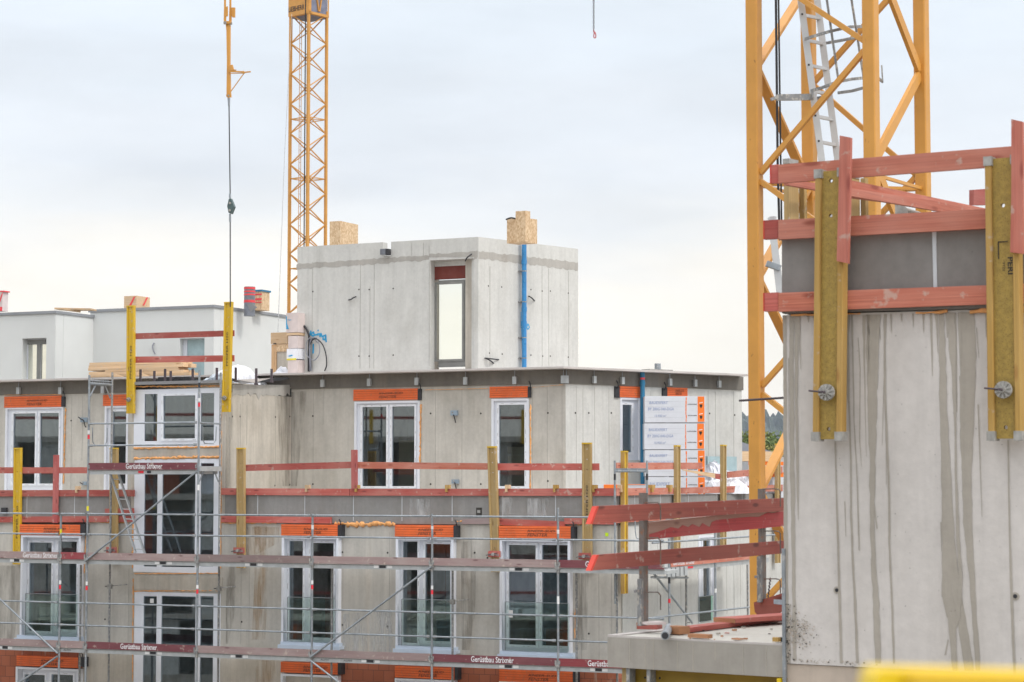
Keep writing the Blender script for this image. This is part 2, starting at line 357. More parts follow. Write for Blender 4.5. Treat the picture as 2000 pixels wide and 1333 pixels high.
M['steelpost']=paint('rusty_grey_post',(.21,.185,.17),.6,.25,metal=.3,sz=7,spots=(.3,.16,.1),sp=.63)
M['rebar']=paint('dark_rebar',(.09,.07,.08),.7,.3)
M['cable']=paint('black_cable',(.02,.02,.025),.5)
M['cableg']=paint('grey_cable',(.24,.25,.29),.5)
M['bluepipe']=paint('blue_pipe',(.03,.215,.48),.3,.15,spots=(.2,.3,.4),sz=5,sp=.7)
M['bluepaint']=paint('blue_spray_paint',(.03,.33,.6),.7,.2)
M['teal']=paint('teal_blue_pipe',(.015,.16,.30),.4,.08)
M['boxblue']=paint('grey_blue_box',(.26,.33,.4),.5)
M['render_w']=paint('white_render',(.67,.68,.67),.9,.05,sz=.5)
M['coping']=paint('grey_coping',(.27,.28,.30),.6)
M['plate']=paint('pale_roof_edge',(.52,.48,.46),.7,.12,sz=2)
M['membrane']=paint('black_membrane',(.03,.03,.035),.6)
M['greysheet']=paint('grey_sheet',(.24,.235,.24),.6,.1)
M['film']=paint('white_film',(.78,.79,.84),.3,.1,sz=5)
M['filmb']=paint('bluish_film',(.35,.40,.45),.3,.4,sz=9)
M['eps']=paint('insulation_pack_white',(.64,.66,.71),.45,.05,sz=4)
M['packpink']=paint('pale_pink_pack',(.64,.55,.53),.6,.12,sz=3)
M['orange2']=paint('orange_print',(.90,.20,.02),.5,.05)
M['pencil']=paint('blue_marker',(.25,.32,.52),.8)
M['stackgap']=paint('pack_gap',(.46,.47,.52),.8)
M['yellowfg']=paint('near_yellow_paint',(.80,.56,.01),.45,.06)
M['yellowgd']=paint('yellow_girder',(.30,.19,.02),.6,.25,sz=2)
M['lime']=paint('lime_note',(.6,.85,.02),.6)
M['chimgrey']=paint('grey_foil',(.17,.18,.21),.35,.3,sz=8)
M['redtape']=paint('red_tape',(.75,.06,.07),.5)
M['shackle']=paint('dark_green_steel',(.07,.11,.11),.5,.2)
M['hookred']=paint('red_hook',(.5,.05,.05),.5)
g=G_('brick_wall'); mpb=g.node('ShaderNodeMapping'); mpb.inputs['Rotation'].default_value=(R(90),0,0); g.l.new(g.tc.outputs['Object'],mpb.inputs[0])
bk=g.node('ShaderNodeTexBrick'); bk.inputs['Scale'].default_value=1; bk.inputs['Brick Width'].default_value=.25; bk.inputs['Row Height'].default_value=.24; bk.inputs['Mortar Size'].default_value=.006
bk.inputs['Color1'].default_value=(.36,.115,.06,1); bk.inputs['Color2'].default_value=(.30,.09,.045,1); bk.inputs['Mortar'].default_value=(.15,.06,.04,1); g.l.new(mpb.outputs[0],bk.inputs[0])
stx=g.ramp(g.noise((2.2,2.2,.5),2,5,.6),.62,.72,0,.7)
M['brick']=g.out(g.mix(stx,bk.outputs[0],(.42,.33,.26)),.9)
def glassmat(name,tint,rough=.02,refl=.12,tr=(.6,.66,.66)):
    m=bpy.data.materials.new(name); m.use_nodes=True; t=m.node_tree; t.nodes.clear(); o=t.nodes.new('ShaderNodeOutputMaterial')
    a=t.nodes.new('ShaderNodeBsdfTransparent'); a.inputs[0].default_value=(*tr,1); b=t.nodes.new('ShaderNodeBsdfGlossy'); b.inputs['Roughness'].default_value=rough; b.inputs[0].default_value=(*tint,1)
    lw=t.nodes.new('ShaderNodeFresnel'); lw.inputs[0].default_value=1.5; mu=t.nodes.new('ShaderNodeMath'); mu.operation='MULTIPLY_ADD'; mu.inputs[1].default_value=1.1; mu.inputs[2].default_value=refl
    t.links.new(lw.outputs[0],mu.inputs[0]); x=t.nodes.new('ShaderNodeMixShader'); t.links.new(mu.outputs[0],x.inputs[0]); t.links.new(a.outputs[0],x.inputs[1]); t.links.new(b.outputs[0],x.inputs[2]); t.links.new(x.outputs[0],o.inputs[0]); return m
M['glass']=glassmat('window_glass',(.9,.95,1),.015,.065,(.72,.80,.83))
M['balglass']=glassmat('green_balustrade_glass',(.85,1,.95),.02,.0,(.94,.98,.96))
M['clear']=glassmat('clear_glass',(1,1,1),.02,.0,(.97,.98,.95))

def stainmat(name,c,mx_):
    g=G_(name); n=g.ramp(g.noise((4,4,.5),1.6,6,.65),.40,.70,0,mx_); g.b.inputs['Base Color'].default_value=(*c,1); g.b.inputs['Roughness'].default_value=.9; g.l.new(n,g.b.inputs['Alpha']); return g.m
M['rust']=stainmat('rust_stain',(.46,.29,.14),.6); M['damp']=stainmat('damp_stain',(.24,.215,.18),.5); M['cementwash']=stainmat('cement_wash',(.62,.62,.62),.8)
# ------------------------------------------------------------ frames of the place
Lf=onplane(1000,-24,45.1)
Lc=Lf.u(1205); ub=Lf.u(440); D=Lf.y_at(ub,568)
Uf=Fr(Lf.w((0,D,0)),-24); Uc=Uf.u(1105)
LR=Fr(Lf.w((Lc,0,0)),62)
RR=Fr(Uf.w((Uc,0,0)),38)
PH=onplane(934,-26,49.8); PR=Fr(PH.O,47)
WB=onplane(416,-24,68.0)
GS=onplane(1185,-36,14.6)           # near building: origin at the slab corner
Gf=onplane(1532,-30,13.80)
Sf=Fr(GS.O,60)                      # its left side, running back
zt=Lf.z(600,966); zb=Lf.z(600,1022)
zlow=Lf.z(600,1284)                 # slab line one storey down
zfl=zt-.25
U0=Lf.u(-160)
# ------------------------------------------------------------ ground and far setting
m=MB(Fr((0,0),0)); m.add([(-1900,-150,0),(1900,-150,0),(1900,3190,0),(-1900,3190,0)],[(0,1,2,3)],paint('ground_gravel',(.22,.2,.17),.9,.3,sz=.05))
solo(m,'ground',None,None,kind='structure')
g=G_('wooded_hill'); n=g.ramp(g.noise((1,1,1),.05,6,.6),.35,.65)
M['hill']=g.out(g.mix(n,(.02,.032,.028),(.055,.07,.045)),.95)
m=MB(Fr((0,0),0)); V=[];F=[]; nx=640; rows=10
for j in range(rows):
    for i in range(nx):
        X=-600+i*3.6; f=j/(rows-1); Y=2600+j*45
        base=math.sin(math.pi*min(1,f*1.0)*.5)
        h=88+20*math.exp(-((X-340)/60)**2)+8*math.sin(X/90)+4*math.sin(X/31+1)-max(0,(X-385))*.12
        V.append((X,Y,h*base+ (random.uniform(-2,9)*random.random()*2 if j>2 else 0)))
for j in range(rows-1):
    for i in range(nx-1):
        a=j*nx+i; F.append((a,a+1,a+nx+1,a+nx))
m.add(V,F,M['hill']); solo(m,'hills',None,None,kind='structure')
def leafmat(name,a,b):
    g=G_(name); n=g.ramp(g.noise((1,1,1),.9,3),.3,.7); oi=g.node('ShaderNodeObjectInfo')
    mm_=g.out(g.mix(n,a,b),.8); return mm_
M['leaf']=leafmat('tree_leaves',(.085,.135,.035),(.17,.21,.06)); M['bark']=paint('bark',(.09,.07,.05),.9)
def tree(px,Z,hgt,wid,label,seed,col):
    rnd=random.Random(seed); f=Fr(((px-1000)/FP*Z,Z),0)
    t=thing('tree',label,'tree',f,(0,0,0),'trees beyond the site')
    m=MB(f); m.tube((0,0,0),(0,0,hgt*.55),.28,M['bark'],8,.14)
    for k in range(6):
        a=k*1.1; m.tube((0,0,hgt*(.3+.04*k)),(math.cos(a)*wid*.35,math.sin(a)*wid*.35,hgt*(.6+.04*k)),.1,M['bark'],5,.03)
    part(m,'trunk',t)
    m=MB(f); V=[];F=[]
    cl=[]
    for k in range(46):
        a=rnd.uniform(0,6.28); r=wid*.5*math.sqrt(rnd.random()); zz=rnd.uniform(.28,.93)
        r*=math.sqrt(max(.05,1-((zz-.52)/.46)**2)); cl.append((math.cos(a)*r,math.sin(a)*r,zz*hgt,rnd.uniform(.6,1.3)))
    for c in cl:
        for q in range(130):
            d=Vector((rnd.gauss(0,1),rnd.gauss(0,1),rnd.gauss(0,.8))); d=d.normalized()*c[3]*rnd.uniform(.6,1.05)*wid*.14
            p=Vector(c[:3])+d; s_=rnd.uniform(.16,.36); x=Vector((rnd.gauss(0,1),rnd.gauss(0,1),rnd.gauss(0,1))).normalized(); y=x.cross(Vector((rnd.gauss(0,1),rnd.gauss(0,1),rnd.gauss(0,1)))).normalized()
            b=len(V); V+= [p-x*s_,p-y*s_*.6,p+x*s_,p+y*s_*.6]; F.append((b,b+1,b+2,b+3))
    m.add(V,F,col); part(m,'crown',t)
M['leaf2']=leafmat('tree_leaves_yellowish',(.13,.16,.035),(.24,.23,.07))
for px,Z,hh,wd,lb,cl in ((1458,230,15.3,9,'dark green tree just left of the near yellow crane leg',M['leaf']),(1503,240,15.6,10,'broad green tree between the near crane leg and the streaked wall',M['leaf']),(1528,215,14.4,8,'green tree whose edge touches the streaked concrete wall',M['leaf2']),(1478,260,15.8,9,'green tree hidden mostly behind the near crane leg',M['leaf2'])):
    tree(px,Z,hh,wd,lb,px,cl)
# low far buildings
def farblock(px0,px1,py0,Z,dep,mw,mr,label,gable=False,rot=0):
    f=Fr(((px0-1000)/FP*Z,Z),rot); t=thing('far_building',label,'building',f,(0,0,0))
    wd=(px1-px0)/FP*Z; hz=H-(py0-945.5)/FP*Z
    m=MB(f); m.box(0,wd,0,dep,0,hz-.4,mw); part(m,'wall',t)
    m=MB(f)
    if gable: m.prism([(-.4,hz-.4),(wd+.4,hz-.4),(wd*.1,hz+.55)],-.5,dep+.5,mr)
    else: m.box(-.3,wd+.3,-.3,dep+.3,hz-.4,hz,mr)
    part(m,'roof',t)
    m=MB(f)
    for k in range(4): m.box(wd*(.1+.22*k),wd*(.22+.22*k),-.03,.0,hz-3,hz-1.6,M['black'])
    part(m,'window_row',t)
M['roofgrey']=paint('grey_roof',(.27,.28,.32),.7)
farblock(1440,1520,880,150,9,M['render_w'],M['roofgrey'],'pale low building with a grey roof below the trees',True)
farblock(1438,1560,893,120,8,M['render_w'],M['plate'],'white flat-roofed building seen behind the near crane leg')
# unseen block added behind the camera to give the panes something to mirror
OB=Fr((-46,2),-48+180)
t=thing('added_mirror_block','half-built grey block added unseen behind the viewpoint for the window panes to mirror','building',OB,(0,0,0))
rr=random.Random(21)
for k in range(4):
    m=MB(OB); m.box(-34,34,0,9,3.0*k+2.7,3.0*k+3.0,M['conc']); part(m,'floor_slab',t)
    m=MB(OB); x=-34
    while x<33:
        w_=rr.uniform(1.2,3.2); m.box(x,x+w_,.2,.5,3.0*k,3.0*k+2.699,rr.choice([M['conc'],M['conc_up'],M['brick'],M['conc'],M['white'],M['eave']])); x+=w_+rr.uniform(.9,2.2)
    part(m,'facade_wall',t)
    m=MB(OB); m.box(-34,34,-.1,-.06,3.0*k+4.0 if k<3 else 12.9,3.0*k+4.13 if k<3 else 13.05,M['redwood']); part(m,'guard_plank',t)
m=MB(OB); m.box(-34,34,2.5,2.7,0,11.9,M['conc']); part(m,'core_wall',t)
m=MB(OB)
for x in range(-33,34,4): m.box(x,x+.2,-.25,-.1,11.6,13.4,M['beamyel'])
part(m,'rail_posts',t)
# ------------------------------------------------------------ main building
B=thing('apartment_building','grey concrete apartment block shell with orange shutter boxes and set-back penthouse storeys','building',Lf,(0,0,0))
_g=random.Random(3)
def seam(mb,fr,px,py0,py1,y=-.003,wd=.007,mat='seam'):
    u,z0=fr.p(px,py1,y); _,z1=fr.p(px,py0,y); mb.box(u-wd/2,u+wd/2,y,y+.006,z0,z1,M[mat])
def tie(mb,fr,px,py,y=-.002,r=.022,mat='dark'):
    u,z=fr.p(px,py,y); mb.disc(u,y+.004,z,r,M[mat],8,.006)
def cablepx(mb,fr,pts,y0,y1,r=.012,mat='cable'):
    P=[]
    for i,(a,b) in enumerate(pts):
        y=y0+(y1-y0)*math.sin(math.pi*i/(len(pts)-1)); u,z=fr.p(a,b,y); P.append((u,y,z))
    # smooth
    Q=[]
    for i in range(len(P)-1):
        p0=Vector(P[max(i-1,0)]);p1=Vector(P[i]);p2=Vector(P[i+1]);p3=Vector(P[min(i+2,len(P)-1)])
        for k in range(5):
            t=k/5; Q.append(.5*((2*p1)+(p2-p0)*t+(2*p0-5*p1+4*p2-p3)*t*t+(3*p1-p0-3*p2+p3)*t**3))
    Q.append(Vector(P[-1])); mb.path(Q,r,M[mat],6)
def foam(mb,fr,a,b,c,d,y=-.01,r=.02):
    u0,z0=fr.p(a,b,y);u1,z1=fr.p(c,d,y); n=max(3,int(math.hypot(u1-u0,z1-z0)/.045)); P=[];RR_=[]
    for i in range(n+1):
        t=i/n; P.append((u0+(u1-u0)*t+_g.gauss(0,r*.25),y+_g.gauss(0,r*.2),z0+(z1-z0)*t+_g.gauss(0,r*.3))); RR_.append(max(r*.3,r*_g.uniform(.4,1.35)))
    mb.path(P,RR_,M['foam'],6)
def shutter(fr,rect,capr,capside,text,parent,prot=.0,mat='orange',py_t=None):
    y=-prot-.03; u0,u1,z0,z1=fr.rc(*rect,y); m=MB(fr)
    m.box(u0,u1,y+.012,.02,z0,z1,M['orange_d'] if mat=='orange' else M[mat])
    n=5; h=(z1-z0)/n
    for k in range(n): m.box(u0,u1,y,y+.011,z0+h*k+.006,z0+h*(k+1)-.006,M[mat])
    if text:
        tw=min(.62,(u1-u0)*.42); uc=u0+(u1-u0)*.40
        m.text('KNEER-SÜD',uc,z0+(z1-z0)*.50,y-.003,.062,M['ink'],tw,shear=.3,bold=.004); m.text('FENSTER',uc,z0+(z1-z0)*.16,y-.003,.062,M['ink'],tw*.72,shear=.3,bold=.004)
    o=part(m,'shutter_box',parent)
    if capr:
        m=MB(fr); a,b,c,d=fr.rc(*capr,y); m.box(a,b,y-.01,.02,c,d,M['black'])
        cx=(capr[0]+capr[2])/2
        cablepx(m,fr,[(cx,capr[1]+4),(cx+2,capr[1]-4),(cx-1,capr[1]-11)],-.05,-.12,.012); part(m,'end_cap',parent)
def window(fr,outer,panes,parent,yf=.05,prot=0.,sash=None,sill=None,bal=None,sh=None,cap=None,text=True,guide=True,frm='white',sht='orange',dashes=True,glass='glass'):
    u0,u1,z0,z1=fr.rc(*outer,-prot if prot else 0)
    W=thing2=None
    m=MB(fr); hs=[fr.rc(*p,yf) for p in panes]
    m.panel(u0,u1,z0,z1,hs,yf,.07,M[frm])
    W=part(m,'window',parent)
    if guide:
        m=MB(fr); gw=.055
        for a,b in ((u0,u0+gw),(u1-gw,u1)): m.box(a,b,-prot-.012,yf-.002,z0,z1,M['white'])
        m.box(u0+gw+.001,u1-gw-.001,-prot-.012,yf-.002,z1-.05,z1-.001,M['white'])
        part(m,'guide_rail',W)
    m=MB(fr); bw=.05
    for k,h in enumerate(hs):
        if sash is not None and k not in sash: continue
        m.panel(h[0]-bw,h[1]+bw,h[2]-bw,h[3]+bw,[h],yf-.022,.021,M['white2' if frm=='white' else frm])
        if dashes:
            for (ax,a0,a1,fx) in (('z',h[2],h[3],h[0]-bw*.55),('z',h[2],h[3],h[1]+bw*.55),('x',h[0],h[1],h[2]-bw*.55),('x',h[0],h[1],h[3]+bw*.55)):
                q=a0+.05
                while q<a1-.05:
                    l=_g.uniform(.03,.12)
                    if ax=='z': m.box(fx-.003,fx+.003,yf-.0245,yf-.022,q,q+l,M['seam'])
                    else: m.box(q,q+l,yf-.0245,yf-.022,fx-.003,fx+.003,M['seam'])
                    q+=l+_g.uniform(.05,.3)
    if m.v: part(m,'sash',W)
    m=MB(fr)
    for h in hs: m.box(h[0]-.005,h[1]+.005,yf+.02,yf+.032,h[2]-.005,h[3]+.005,M[glass])
    part(m,'pane',W)
    if sill:
        a,b,c,d=fr.rc(*sill,-prot-.06); m=MB(fr); m.box(a,b,-prot-.08,.0,c+(d-c)*.25,c+(d-c)*.75,M['sill']); m.box(a+.04,b-.04,-prot-.03,-.001,c+(d-c)*.75,d+.03,M['sill']); m.box(a,b,-prot-.085,-prot-.075,c,c+(d-c)*.25-.001,M['sill']); part(m,'sill',W)
    if bal:
        a,b,c,d=fr.rc(*bal,-prot-.03); m=MB(fr); m.box(a,b,-prot-.034,-prot-.02,c,d,M['balglass']); m.box(a,b,-prot-.036,-prot-.018,d,d+.012,M['galv']); m.box(a-.012,a,-prot-.036,-prot-.018,c,d,M['galv']); part(m,'glass_balustrade',W)
    if sh: shutter(fr,sh,cap,'r',text,W,prot,sht)
    return (u0,u1,z0,z1)
def hole(fr,outer,prot=0,g=.01):
    u0,u1,z0,z1=fr.rc(*outer,-prot if prot else 0); return (u0+g,u1-g,z0+g,z1-g)
# lower front wall (two storeys in view) -- windows
W3=(40,1046,157,1250);W4=(550,1048,661,1262);W5=(773,1050,886,1270);W6=(976,1053,1114,1282)
B1=(262,760,430,873);B2=(262,897,430,1119);B3=(262,1158,430,1400)
V3=(30,1305,155,1480);V4=(548,1318,660,1490);V5=(771,1327,888,1495);V6=(975,1334,1119,1500)
P_=.13
hl=[hole(Lf,a,P_) for a in (W3,W4,W5,W6)]+[hole(Lf,B2),hole(Lf,B3)]
m=MB(Lf)
m.panel(U0,Lc,zlow,zb,[h for h in hl],0,.25,M['conc'])
for px,a,b in ((213,1106,1260),(486,1110,1265),(560,1030,1040),(669,1060,1285),(760,1040,1290),(905,1050,1270),(920,1050,1290),(1125,1060,1290),(1136,1060,1290),(1170,1100,1290),(1195,1050,1290),(470,1100,1258),(250,1110,1260)):
    seam(m,Lf,px,a,b)
for px,py in ((669,1079),(757,1080),(669,1221),(757,1224),(205,1210),(472,1215),(927,1080),(952,1090),(1150,1238),(1190,1250)): tie(m,Lf,px,py)
part(m,'front_wall',B)
m=MB(Lf); m.panel(U0,Lf.u(158),zlow-3.2,zlow-.001,[hole(Lf,V3,P_)],0,.25,M['brick']); part(m,'brick_wall',B)
bands=[(Lf.u(152)+.002,Lf.u(560)),]
m=MB(Lf); hv=[hole(Lf,a,P_) for a in (V4,V5,V6)]
m.panel(Lf.u(660),Lc,zlow-3.2,zlow-.001,hv,.0,.25,M['brick']); part(m,'brick_wall',B)
m=MB(Lf); m.panel(Lf.u(158)+.002,Lf.u(660)-.002,zlow-3.2,zlow-.001,[hole(Lf,B3)],.0,.25,M['conc_side']); part(m,'lowest_wall',B)
m=MB(Lf); m.box(U0,Lc,.02,.25,0,zlow-3.201,M['conc']); part(m,'base_wall',B)
# bay (stair block) rising through both storeys
ul=Lf.u(256); zbt=Lf.z(345,751)
m=MB(Lf); 
m.panel(ul,ub,zb,zbt,[hole(Lf,B1),(hole(Lf,B2)[0],hole(Lf,B2)[1],zb-1,hole(Lf,B2)[3])],0,.25,M['conc_side'])
for px,a,b in ((447,815,950),(436,800,1000)): seam(m,Lf,px,a,b)
m.box(ul,ul+.25,.25,D,zb,zbt,M['conc_side'])
part(m,'stair_front_wall',B)
SD=Fr(Lf.w((ub,0,0)),66)      # stair block side face, x runs back
m=MB(SD); m.box(.002,D-.002,0,.25,zfl,zbt+.02,M['conc_side'])
for px,a,b in ((469,790,950),(482,792,870),(538,780,950),(453,790,860)): seam(m,SD,px,a,b)
for px,py in ((454,814),(469,814),(538,815),(537,949),(566,814),(566,947)): tie(m,SD,px,py)
part(m,'stair_side_wall',B)
# rough wet joint on the side face
m=MB(SD); pts=[]
N_=22
for i in range(N_+1):
    px=454+(566-454)*i/N_; pts.append(SD.p(px,752,-.004))
low=[]
for i in range(N_+1):
    px=454+(566-454)*i/N_; py=769+_g.uniform(-2,7)+(5 if i%5==0 else 0); low.append(SD.p(px,py,-.004))
m.prism(pts+low[::-1],-.006,-.001,M['wet']); part(m,'joint_stain',B)
# set-back upper storey
U1=(10,795,123,960);U2=(204,793,250,960);U3=(692,784,820,962);U4=(960,779,1033,962)
zeb=Uf.z(1100,750)  # underside of the eave band
zev=Uf.z(1100,718,-.45)
m=MB(Uf); m.panel(U0,Uc,zfl,zeb,[hole(Uf,a) for a in (U1,U2,U3,U4)],0,.25,M['conc'])
for px,a,b in ((611,765,955),(631,765,830),(138,775,955),(902,760,955),(850,765,955),(1040,760,955),(1069,755,955),(1098,755,955),(160,775,900)): seam(m,Uf,px,a,b)
for px,py in ((611,813),(611,946),(841,808),(939,808),(841,946),(939,946),(139,822),(1070,807),(1070,940)): tie(m,Uf,px,py)
part(m,'set_back_wall',B)
m=MB(RR); re=RR.u(1450)
U5=(1211,777,1252,900);U6=(1297,773,1345,955)
m.panel(0,re,zfl,zeb,[hole(RR,U5),hole(RR,U6)],0,.25,M['conc_up'])
for px,a,b in ((1126,755,940),(1139,760,950),(1162,757,950),(1190,757,950),(1384,763,920),(1434,765,940),(1250,765,940),(1270,765,780),(1398,765,900)): seam(m,RR,px,a,b)
for px,py in ((1124,807),(1150,807),(1194,807),(1386,808),(1435,811)): tie(m,RR,px,py)
part(m,'terrace_wall',B)
RE=Fr(RR.w((re,0,0)),120)
m=MB(RE); m.box(0,9,0,.25,zfl,zeb,M['conc_up']); part(m,'far_side_wall',B)
# eave band + roof
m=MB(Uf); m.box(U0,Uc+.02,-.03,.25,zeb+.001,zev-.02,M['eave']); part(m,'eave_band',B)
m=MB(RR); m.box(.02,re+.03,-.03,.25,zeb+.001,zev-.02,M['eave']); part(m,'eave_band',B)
m=MB(Uf)
ov=.42
pA=Uf.w((U0,-ov,0)); pB=Uf.w((Uf.u(556,-ov)-.45,-ov,0)); pC_=Uf.w((Uf.u(1101,-ov),-ov,0))
xr,_=RR.p(1463,735,-ov+.05); pD=RR.w((xr,-ov+.05,0)); pE=RR.w((xr+.5,8,0)); pF=Uf.w((U0,11,0))
m.slab([(p.x,p.y) for p in (pA,pC_,pD,pE,pF)],zev-.019,zev+.025,M['plate']); part(m,'roof',B)
m=MB(Uf); 
for px,t in ((36,757),(118,757),(201,755),(630,742),(721,740),(814,738),(909,737),(1005,736),(1100,734),(1106,734)):
    u,z1=Uf.p(px,t,-.1); w_=.045; m=MB(Uf); m.box(u-w_,u+w_,-.13,-.06,z1-.17,z1,M['alu']); m.tube((u,-.09,z1),(u,-.09,zev-.02),.008,M['galv'],5); part(m,'eave_hanger',B)
for px,t in ((1161,735),(1216,737),(1309,740),(1358,742),(1405,744)):
    u,z1=RR.p(px,t,-.1); w_=.04; m=MB(RR); m.box(u-w_,u+w_,-.13,-.06,z1-.16,z1,M['alu']); m.tube((u,-.09,z1),(u,-.09,zev-.02),.008,M['galv'],5); part(m,'eave_hanger',B)
# terrace slab, edge panels
ends=LR.w((LR.u(1545),0,0))
m=MB(Lf)
q=[Lf.w((ub-.001,.01,0)),Lf.w((Lc,.01,0)),ends,RR.w((re+5,6,0)),Lf.w((ub-.001,D+6,0))]
m.slab([(p.x,p.y) for p in q],zfl-.25,zfl,M['conc_top']); part(m,'terrace_slab',B)
m=MB(Lf); q=[Lf.w((U0,.01,0)),Lf.w((ul,.01,0)),Lf.w((ul,D+6,0)),Lf.w((U0,D+6,0))]
m.slab([(p.x,p.y) for p in q],zfl-.25,zfl,M['conc_top']); part(m,'terrace_slab',B)
m=MB(Lf); m.box(U0,ul-.01,-.025,.2,zb,zt,M['band']); m.box(ub+.01,Lc,-.025,.2,zb,zt,M['band'])
for px in (52,145,503,595,690,785,883,982,1085,1160): seam(m,Lf,px,968,1018,-.028,.014,'seam_l')
part(m,'parapet_panel',B)
m=MB(LR); m.box(.03,LR.u(1545),-.025,.2,zb,zt,M['band'])
for px in (1240,1290,1345,1400,1450): seam(m,LR,px,966,1010,-.028,.012,'seam_l')
part(m,'parapet_panel',B)
m=MB(LR); LW=(1364,1046,1398,1215)
m.panel(0.25,LR.u(1545),zlow-3.2,zb,[hole(LR,LW)],0,.25,M['conc_up'])
for px,a,b in ((1215,1040,1230),(1262,1040,1230),(1285,1060,1200),(1330,1100,1200),(1420,1090,1200),(1434,1090,1200),(1447,1090,1200)): seam(m,LR,px,a,b)
part(m,'right_side_wall',B)
m=MB(LR); m.box(0.25,LR.u(1545),.02,.25,0,zlow-3.201,M['conc_up']); part(m,'base_wall',B)
# floors + rooms seen through the windows
def room(fr,u0,u1,y0,y1,z0,z1,cols,seed):
    rr=random.Random(seed); m=MB(fr); a=M['interior']
    m.add([(u0,y1,z0),(u1,y1,z0),(u1,y1,z1),(u0,y1,z1)],[(0,1,2,3)],cols)
    m.add([(u0,y0,z0),(u1,y0,z0),(u1,y1,z0),(u0,y1,z0)],[(0,1,2,3)],a); m.add([(u0,y0,z1),(u1,y0,z1),(u1,y1,z1),(u0,y1,z1)],[(3,2,1,0)],a)
    m.add([(u0,y0,z0),(u0,y1,z0),(u0,y1,z1),(u0,y0,z1)],[(0,1,2,3)],a); m.add([(u1,y0,z0),(u1,y1,z0),(u1,y1,z1),(u1,y0,z1)],[(3,2,1,0)],a)
    for k in range(7):
        x=rr.uniform(u0+.3,u1-.5); w_=rr.uniform(.08,.7); hh=rr.uniform(.4,2.1); yy=rr.uniform(y0+.5,y1-.4)
        m.box(x,x+w_,yy,yy+.12,z0+.01,z0+hh,rr.choice([M['interior'],M['brick'],M['pine'],M['filmb'],M['packpink'],M['redwood']]))
    part(m,'room',B)
hz=zb-.02; lz=zlow+.25
for fr,a,b,z0,z1,cl in ((Lf,5,180,lz,hz,'interior'),(Lf,530,690,lz,hz,'interior'),(Lf,740,905,lz,hz,'brick'),(Lf,950,1150,lz,hz,'brick')):  # brick back walls stand in for brick reflected in the panes
    room(fr,fr.u(a),fr.u(b),.26,3.3,z0,z1,M[cl],a)
room(Lf,Lf.u(260),Lf.u(434),.26,2.8,zlow-3,zbt-.1,M['interior'],4)
for a,b in ((-20,150),(190,254),(660,850),(935,1060)): room(Uf,Uf.u(a),Uf.u(b),.26,3.6,zfl+.01,zeb-.01,M['interior'],a+9)
room(RR,RR.u(1195),RR.u(1275),.26,2.6,zfl+.01,zeb-.01,M['interior'],5)
room(LR,LR.u(1345),LR.u(1420),.26,2.6,lz,hz,M['interior'],6)
for a,b in ((5,200),(530,690),(740,905),(950,1150)): room(Lf,Lf.u(a),Lf.u(b),.26,3,zlow-3.1,zlow-.3,M['interior'],a)
# windows
window(Uf,U1,[(26,808,69,945),(78,807,115,945)],B,sh=(8,774,120,796),cap=(120,775,127,795))
window(Uf,U2,[(220,804,249,945)],B,sh=(201,771,250,793),text=False)
window(Uf,U3,[(708,795,755,950),(766,794,810,950)],B,sh=(690,760,816,782),cap=(816,760,823,782))
window(Uf,U4,[(975,791,1025,950)],B,sh=(956,755,1031,777),cap=(1031,756,1037,777),text=False)
window(RR,U5,[(1215,791,1233,884)],B,sh=(1210,755,1252,777),cap=(1201,755,1210,777),text=False)
window(RR,U6,[(1305,790,1335,945)],B,sh=(1303,757,1343,775),cap=(1294,758,1303,774))
window(Lf,W3,[(57,1060,101,1233),(114,1058,150,1230)],B,prot=P_,sill=(28,1245,157,1259),bal=(50,1161,150,1243),sh=(38,1025,157,1046),cap=(157,1024,166,1045))
window(Lf,W4,[(565,1057,592,1250),(607,1061,652,1246)],B,prot=P_,sill=(543,1258,664,1271),bal=(562,1168,652,1254),sh=(549,1025,660,1047),cap=(660,1026,667,1048))
window(Lf,W5,[(787,1058,816,1256),(831,1063,880,1253)],B,prot=P_,sill=(768,1266,891,1279),bal=(785,1172,880,1262),sh=(771,1026,886,1049),cap=(886,1027,893,1051))
window(Lf,W6,[(994,1065,1047,1260),(1059,1065,1110,1262)],B,prot=P_,sill=(972,1277,1121,1290),bal=(987,1178,1110,1272),sh=(974,1028,1115,1052),cap=(1115,1029,1122,1054))
m=MB(Lf); u,z=Lf.p(296,1174,-.01); m.box(u-.05,u+.05,.0,.004,z-.05,z+.05,M['stickw']); part(m,'sticker',B)
m=MB(Lf); u,z=Lf.p(997,1198,-P_-.06); m.box(u-.045,u+.045,-P_-.05,-P_-.04,z-.09,z+.06,M['stickw']); part(m,'sticker',B)
for o_,sh,cap,tx in ((V3,(32,1283,153,1303),(153,1284,165,1303),1),(V4,(548,1295,660,1316),(660,1296,667,1318),1),(V5,(771,1303,888,1326),(888,1304,895,1328),1),(V6,(975,1310,1119,1334),(1119,1312,1127,1334),1)):
    a,b,c,d=o_; w_=(c-a)
    window(Lf,o_,[(a+w_*.14,b+13,a+w_*.46,d-12),(a+w_*.56,b+13,a+w_*.9,d-12)],B,prot=P_,sh=sh,cap=cap)
window(Lf,B1,[(282,770,307,862),(319,773,382,857),(392,768,418,861)],B,yf=-.01,guide=False,sash=[1])
window(Lf,B2,[(281,906,307,1107),(316,906,381,1108),(391,905,417,1107)],B,yf=-.01,guide=False,sash=[])
window(Lf,B3,[(279,1165,305,1390),(314,1165,381,1392),(390,1165,416,1392)],B,yf=-.01,guide=False,sash=[])
window(LR,LW,[(1372,1056,1386,1205)],B,bal=(1366,1165,1394,1213))
